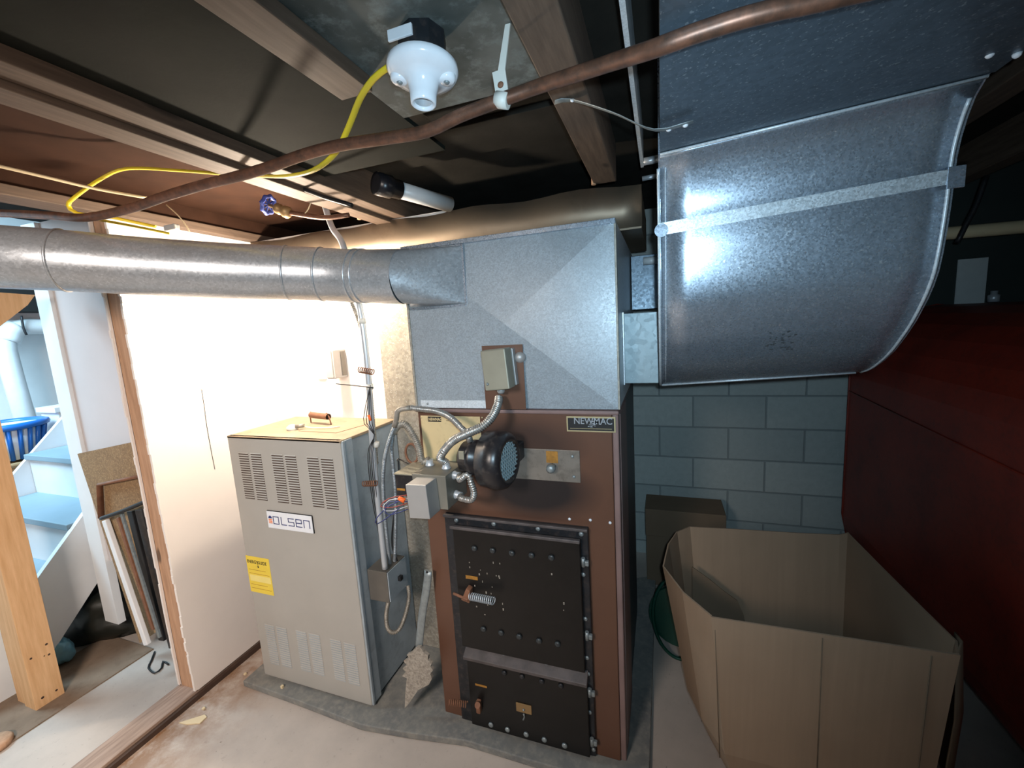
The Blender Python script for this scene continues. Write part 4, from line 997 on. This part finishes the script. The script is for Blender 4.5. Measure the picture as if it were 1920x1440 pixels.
# ================================================================== LEFT: STAIRS AND CLUTTER
# 4x4 pine post, base brace
pt = thing('pine_post', 'new pine post standing at the foot of the stairs, far left', 'post', (-2.71, .88, 0))
o = obj('post', B().box((-2.755, .832, 0), (-2.665, .93, Zc), bev=.002), M_post, pt)
for px, py, rr in ((87, 1208, .0055), (92, 1227, .005), (83, 1230, .003), (58, 1235, .005), (106, 1294, .005), (80, 1308, .006)):
    k_ = on(0, -2.665, px, py); obj('knot', B().lathe([(0, rr), (.0008, rr*.8), (.0009, 0)], (-2.6652, k_.y, k_.z), (1, 0, 0), 10), M_knotgap, pt)
obj('inner_board', B().box((-2.83, .838, 0), (-2.757, .87, Zc-.05), bev=.002), M_post, pt)
b = B(); pp = [on(0, -2.64, *p) for p in ((-120, 540), (66, 553), (52, 572), (0, 612), (-120, 700))]
tag(obj('brace_board', b.prism([(v.y, v.z) for v in pp], 0, -2.66, -2.64), M_post), 'tan wooden brace board at top left below the round duct', 'board')
# stairs: ascend away along +y
sl = thing('staircase', 'white wooden stairs with blue-grey treads beyond the pine post', 'stairs', (-3.4, 1.4, 0))
def stringer(x, w, off=0, dn=.37):
    y0, y1 = .55, 2.6; zt0 = .502+(y0-1.012)*1.09+off; zt1 = .502+(y1-1.012)*1.09+off
    pts = [(y0, max(.0, zt0)), (y1, zt1), (y1, zt1-dn), (1.012-.1, .0), (y0, 0)]
    return B().prism(pts, 0, x-w/2, x+w/2, bev=.002)
obj('stringer', stringer(-2.915, .03), M_stair, sl)
obj('stringer', stringer(-3.87, .03, -.045), M_stair, sl)
for k in range(-2, 6):
    z = .70+.26*k; y = 1.165+.24*k
    if z < .05: continue
    tr_ = obj('tread', B().box((-3.853, y, z-.035), (-2.932, y+.30, z), bev=.004), M_tread, sl)
    obj('riser', B().box((-3.852, y+.262, z), (-2.932, y+.28, z+.224)), M_stair, sl)
# big pvc drain
dr = thing('drain_pipe', 'thick white drain pipe with an elbow on the stairwell wall', 'pipe', on(0, -4.7, 60, 800))
pts = [on(0, -4.7, *p) for p in ((110, 612), (75, 612), (45, 613), (20, 622), (10, 645), (20, 690), (40, 760), (62, 830))]
obj('pipe', B().tube(pts, .06, 20), M_pvc, dr)
obj('collar', B().tube([on(0, -4.7, 30, 613), on(0, -4.7, 22, 621), on(0, -4.7, 14, 640)], .07, 20), M_pvc, dr)
tag(obj('pipe_clamp', B().tube([on(0, -4.62, 40, 592), on(0, -4.62, 44, 615), on(0, -4.62, 50, 628)], .008, 6), M_frame), 'wire hanger round the white drain pipe', 'clamp')
tag(obj('shelf_board', B().box((-5.09, 1.2, 1.865), (-4.78, 3.0, 1.92)), M_drygrey), 'grey beam along the top of the stairwell wall above the drain pipe', 'beam')
tag(obj('gap_shade_block', B().box((-5.09, 1.2, 1.921), (-4.60, 3.0, 2.2)), M_dark), 'dark block standing in for the shaded gap above the drain pipe', 'beam')  # near-black block stands in for the shaded gap over the pipe
tag(obj('wall_ledge', B().box((-4.45, 1.74, 1.155), (-4.2, 2.1, 1.19)).box((-4.44, 1.76, .0), (-4.21, 2.09, 1.156)), M_white), 'white boxed ledge beside the upper stairs', 'ledge')
# laundry basket and wicker basket
lb = on(0, -4.3, 18, 845)
bk = thing('laundry_basket', 'blue plastic laundry basket beyond the stairs at far left', 'basket', (lb.x, lb.y, lb.z))
obj('rim', B().tube([lb+Vector((.2*cos(a*pi/10), .2*sin(a*pi/10), .18)) for a in range(20)], .022, 8, closed=True), M_bin, bk)
b = B()
for k in range(22):
    a = k*2*pi/22; b.tube([lb+Vector((.195*cos(a), .195*sin(a), .18)), lb+Vector((.15*cos(a), .15*sin(a), -.05))], .013, 6, smooth=False)
obj('slats', b, M_bin, bk)
obj('liner', B().lathe([(0, .15), (.23, .185)], lb+Vector((0, 0, -.05)), (0, 0, 1), 24), M_badge, bk)
wb = lb+Vector((0, 0, -.22))
wk = thing('wicker_basket', 'brown wicker basket under the blue laundry basket', 'basket', wb)
obj('body', B().lathe([(0, .18), (.05, .24), (.15, .26)], wb, (0, 0, 1), 24), M_wicker, wk)
obj('rim', B().tube([wb+Vector((.26*cos(a*pi/10), .26*sin(a*pi/10), .155)) for a in range(20)], .016, 8, closed=True), M_wicker, wk)
tag(obj('basket_table', B().box((wb.x-.3, wb.y-.3, wb.z-.04), (wb.x+.3, wb.y+.18, wb.z-.001)).box((wb.x-.28, wb.y-.28, 0), (wb.x-.24, wb.y-.24, wb.z-.04)).box((wb.x+.24, wb.y+.13, 0), (wb.x+.28, wb.y+.17, wb.z-.04)).box((wb.x-.28, wb.y+.13, 0), (wb.x-.24, wb.y+.17, wb.z-.04)).box((wb.x+.24, wb.y-.28, 0), (wb.x+.28, wb.y-.24, wb.z-.04)), M_white), 'white stand that carries the baskets', 'stand')

# leaning clutter between post and stud
def lean(name, p_top, p_bot, ytop, ybot, w, th, mat, label, cat):
    a, c = on(1, ytop, *p_top), on(1, ybot, *p_bot)
    d = (a-c); L = d.length; d.normalize(); x = Vector((1, 0, 0)); x = (x-d*x.dot(d)).normalized(); y = d.cross(x)
    o = B().box((-w/2, -th/2, 0), (w/2, th/2, L), bev=min(w, th)*.15)
    m = Matrix((x, y, d)).transposed().to_4x4(); m.translation = c
    bmesh.ops.transform(o.bm, matrix=m, verts=o.bm.verts)
    return tag(obj(name, o, mat), label, cat)
q = [on(1, 1.18, *p) for p in ((145, 851), (262, 826), (300, 1180), (262, 1206))]
b = B().prism([(v.x, v.z) for v in q], 1, 1.18, 1.192)
tag(obj('chipboard_sheet', b, M_osb), 'chipboard sheet leaning behind the grey panel between post and stud', 'board')
lean('white_lath', (198, 975), (277, 1208), 1.165, 1.13, .032, .02, M_white, 'white painted lath leaning against the chipboard, leftmost strip', 'strip')
lean('brown_lath', (222, 970), (288, 1180), 1.172, 1.155, .018, .012, M_rust, 'dark brown lath leaning beside the white lath', 'strip')
lean('metal_rail', (228, 962), (300, 1195), 1.138, 1.112, .014, .012, M_dsteel, 'grey metal rail leaning in the middle of the strips', 'rail')
lean('black_rail', (245, 958), (305, 1200), 1.166, 1.155, .04, .014, M_blackwire, 'black rail leaning right of the grey metal rail', 'rail')
lean('black_rail', (262, 955), (326, 1215), 1.17, 1.15, .055, .014, M_fan, 'broad black rail leaning nearest the stud', 'rail')
tag(obj('picture_frame', B().tube([on(1, 1.165, *p) for p in ((190, 970), (187, 908), (262, 893))], .014, 6, smooth=False, flat=(1, .6)), M_rust),
    'brown wooden frame corner leaning on the chipboard', 'frame')
b = B()
for i in range(7):
    for j in range(3):
        cc = on(1, 1.172, 252+j*11+i*4, 975+i*22); b.tube([cc+Vector((.016*cos(a*pi/4), 0, .024*sin(a*pi/4))) for a in range(8)], .0022, 5, closed=True)
tag(obj('wire_scroll', b, M_frame), 'dark wrought wire scroll panel behind the black rails', 'grille')
b = B().tube([on(2, .006, *p) for p in ((290, 1222), (283, 1240), (278, 1252), (290, 1262), (303, 1252), (305, 1240), (316, 1246))], .004, 6)
tag(obj('floor_cable', b, M_blackwire), 'loose black cable curled on the floor beside the stud', 'cable')
# refuse bag under the stairs
def lump(c, r, seed, mat, name, label, cat, amp=.25):
    b = B(); bmesh.ops.create_icosphere(b.bm, subdivisions=4, radius=1)
    for v in b.bm.verts:
        n = noise.noise(v.co*1.7+Vector((seed, 0, 0)))*amp+noise.noise(v.co*5+Vector((seed, 3, 0)))*amp*.3
        v.co = Vector((v.co.x*r[0], v.co.y*r[1], v.co.z*r[2]))*(1+n)+Vector(c)
        if v.co.z < .002: v.co.z = .002
    return tag(obj(name, b, mat, smooth=True), label, cat)
tag(obj('black_bar', B().tube([on(1, 1.12, *p) for p in ((190, 972), (230, 958), (278, 938))], .009, 6), M_blackwire), 'black bar lying across the tops of the leaning strips', 'bar')
lump((-3.06, 1.34, .13), (.27, .22, .22), 3, M_bag, 'refuse_bag', 'black refuse bag heap on the floor under the stairs', 'bag')
lump((-2.93, 1.04, .07), (.055, .05, .07), 9, M_bluebag, 'plastic_bag', 'small crumpled pale blue plastic bag between the pine post and black bag', 'bag')
# floor edge strip and debris
tag(obj('floor_plank', B().box((-2.95, -.4, .0005), (-2.56, 1.24, .006)), M_dirt), 'thin brown plank strip lying under the pine post and stair edge', 'plank')
p = on(2, .004, 362, 1350)
tag(obj('wood_chip', B().prism([(v.x, v.y) for v in [on(2, 0, *q_) for q_ in ((336, 1357), (384, 1342), (388, 1346), (375, 1358), (350, 1360))]], 2, .001, .006), M_cablew), 'pale splinter of wood on the floor beside the sill', 'wood chip')
for i, (px, py, lab) in enumerate(((382, 1330, 'tiny pale crumb on the floor just above the splinter'), (460, 1265, 'white flake on the dusty floor in front of the partition'), (531, 1300, 'thin yellow straw standing against the pad edge'))):
    p = on(2, .002, px, py)
    tag(obj('debris_flake', B().box(p-Vector((.006, .005, .0)), p+Vector((.006, .005, .008 if i < 2 else .04)), bev=.001), M_cablew), lab, 'flake')
p = on(2, 0, -8, 1402)
tag(obj('wooden_disc', B().lathe([(0, .05), (.02, .052), (.03, .045), (.03, 0)], (p.x, p.y, .001), (0, 0, 1), 24), M_stud), 'round brown wooden piece cut off by the left edge on the floor', 'disc')
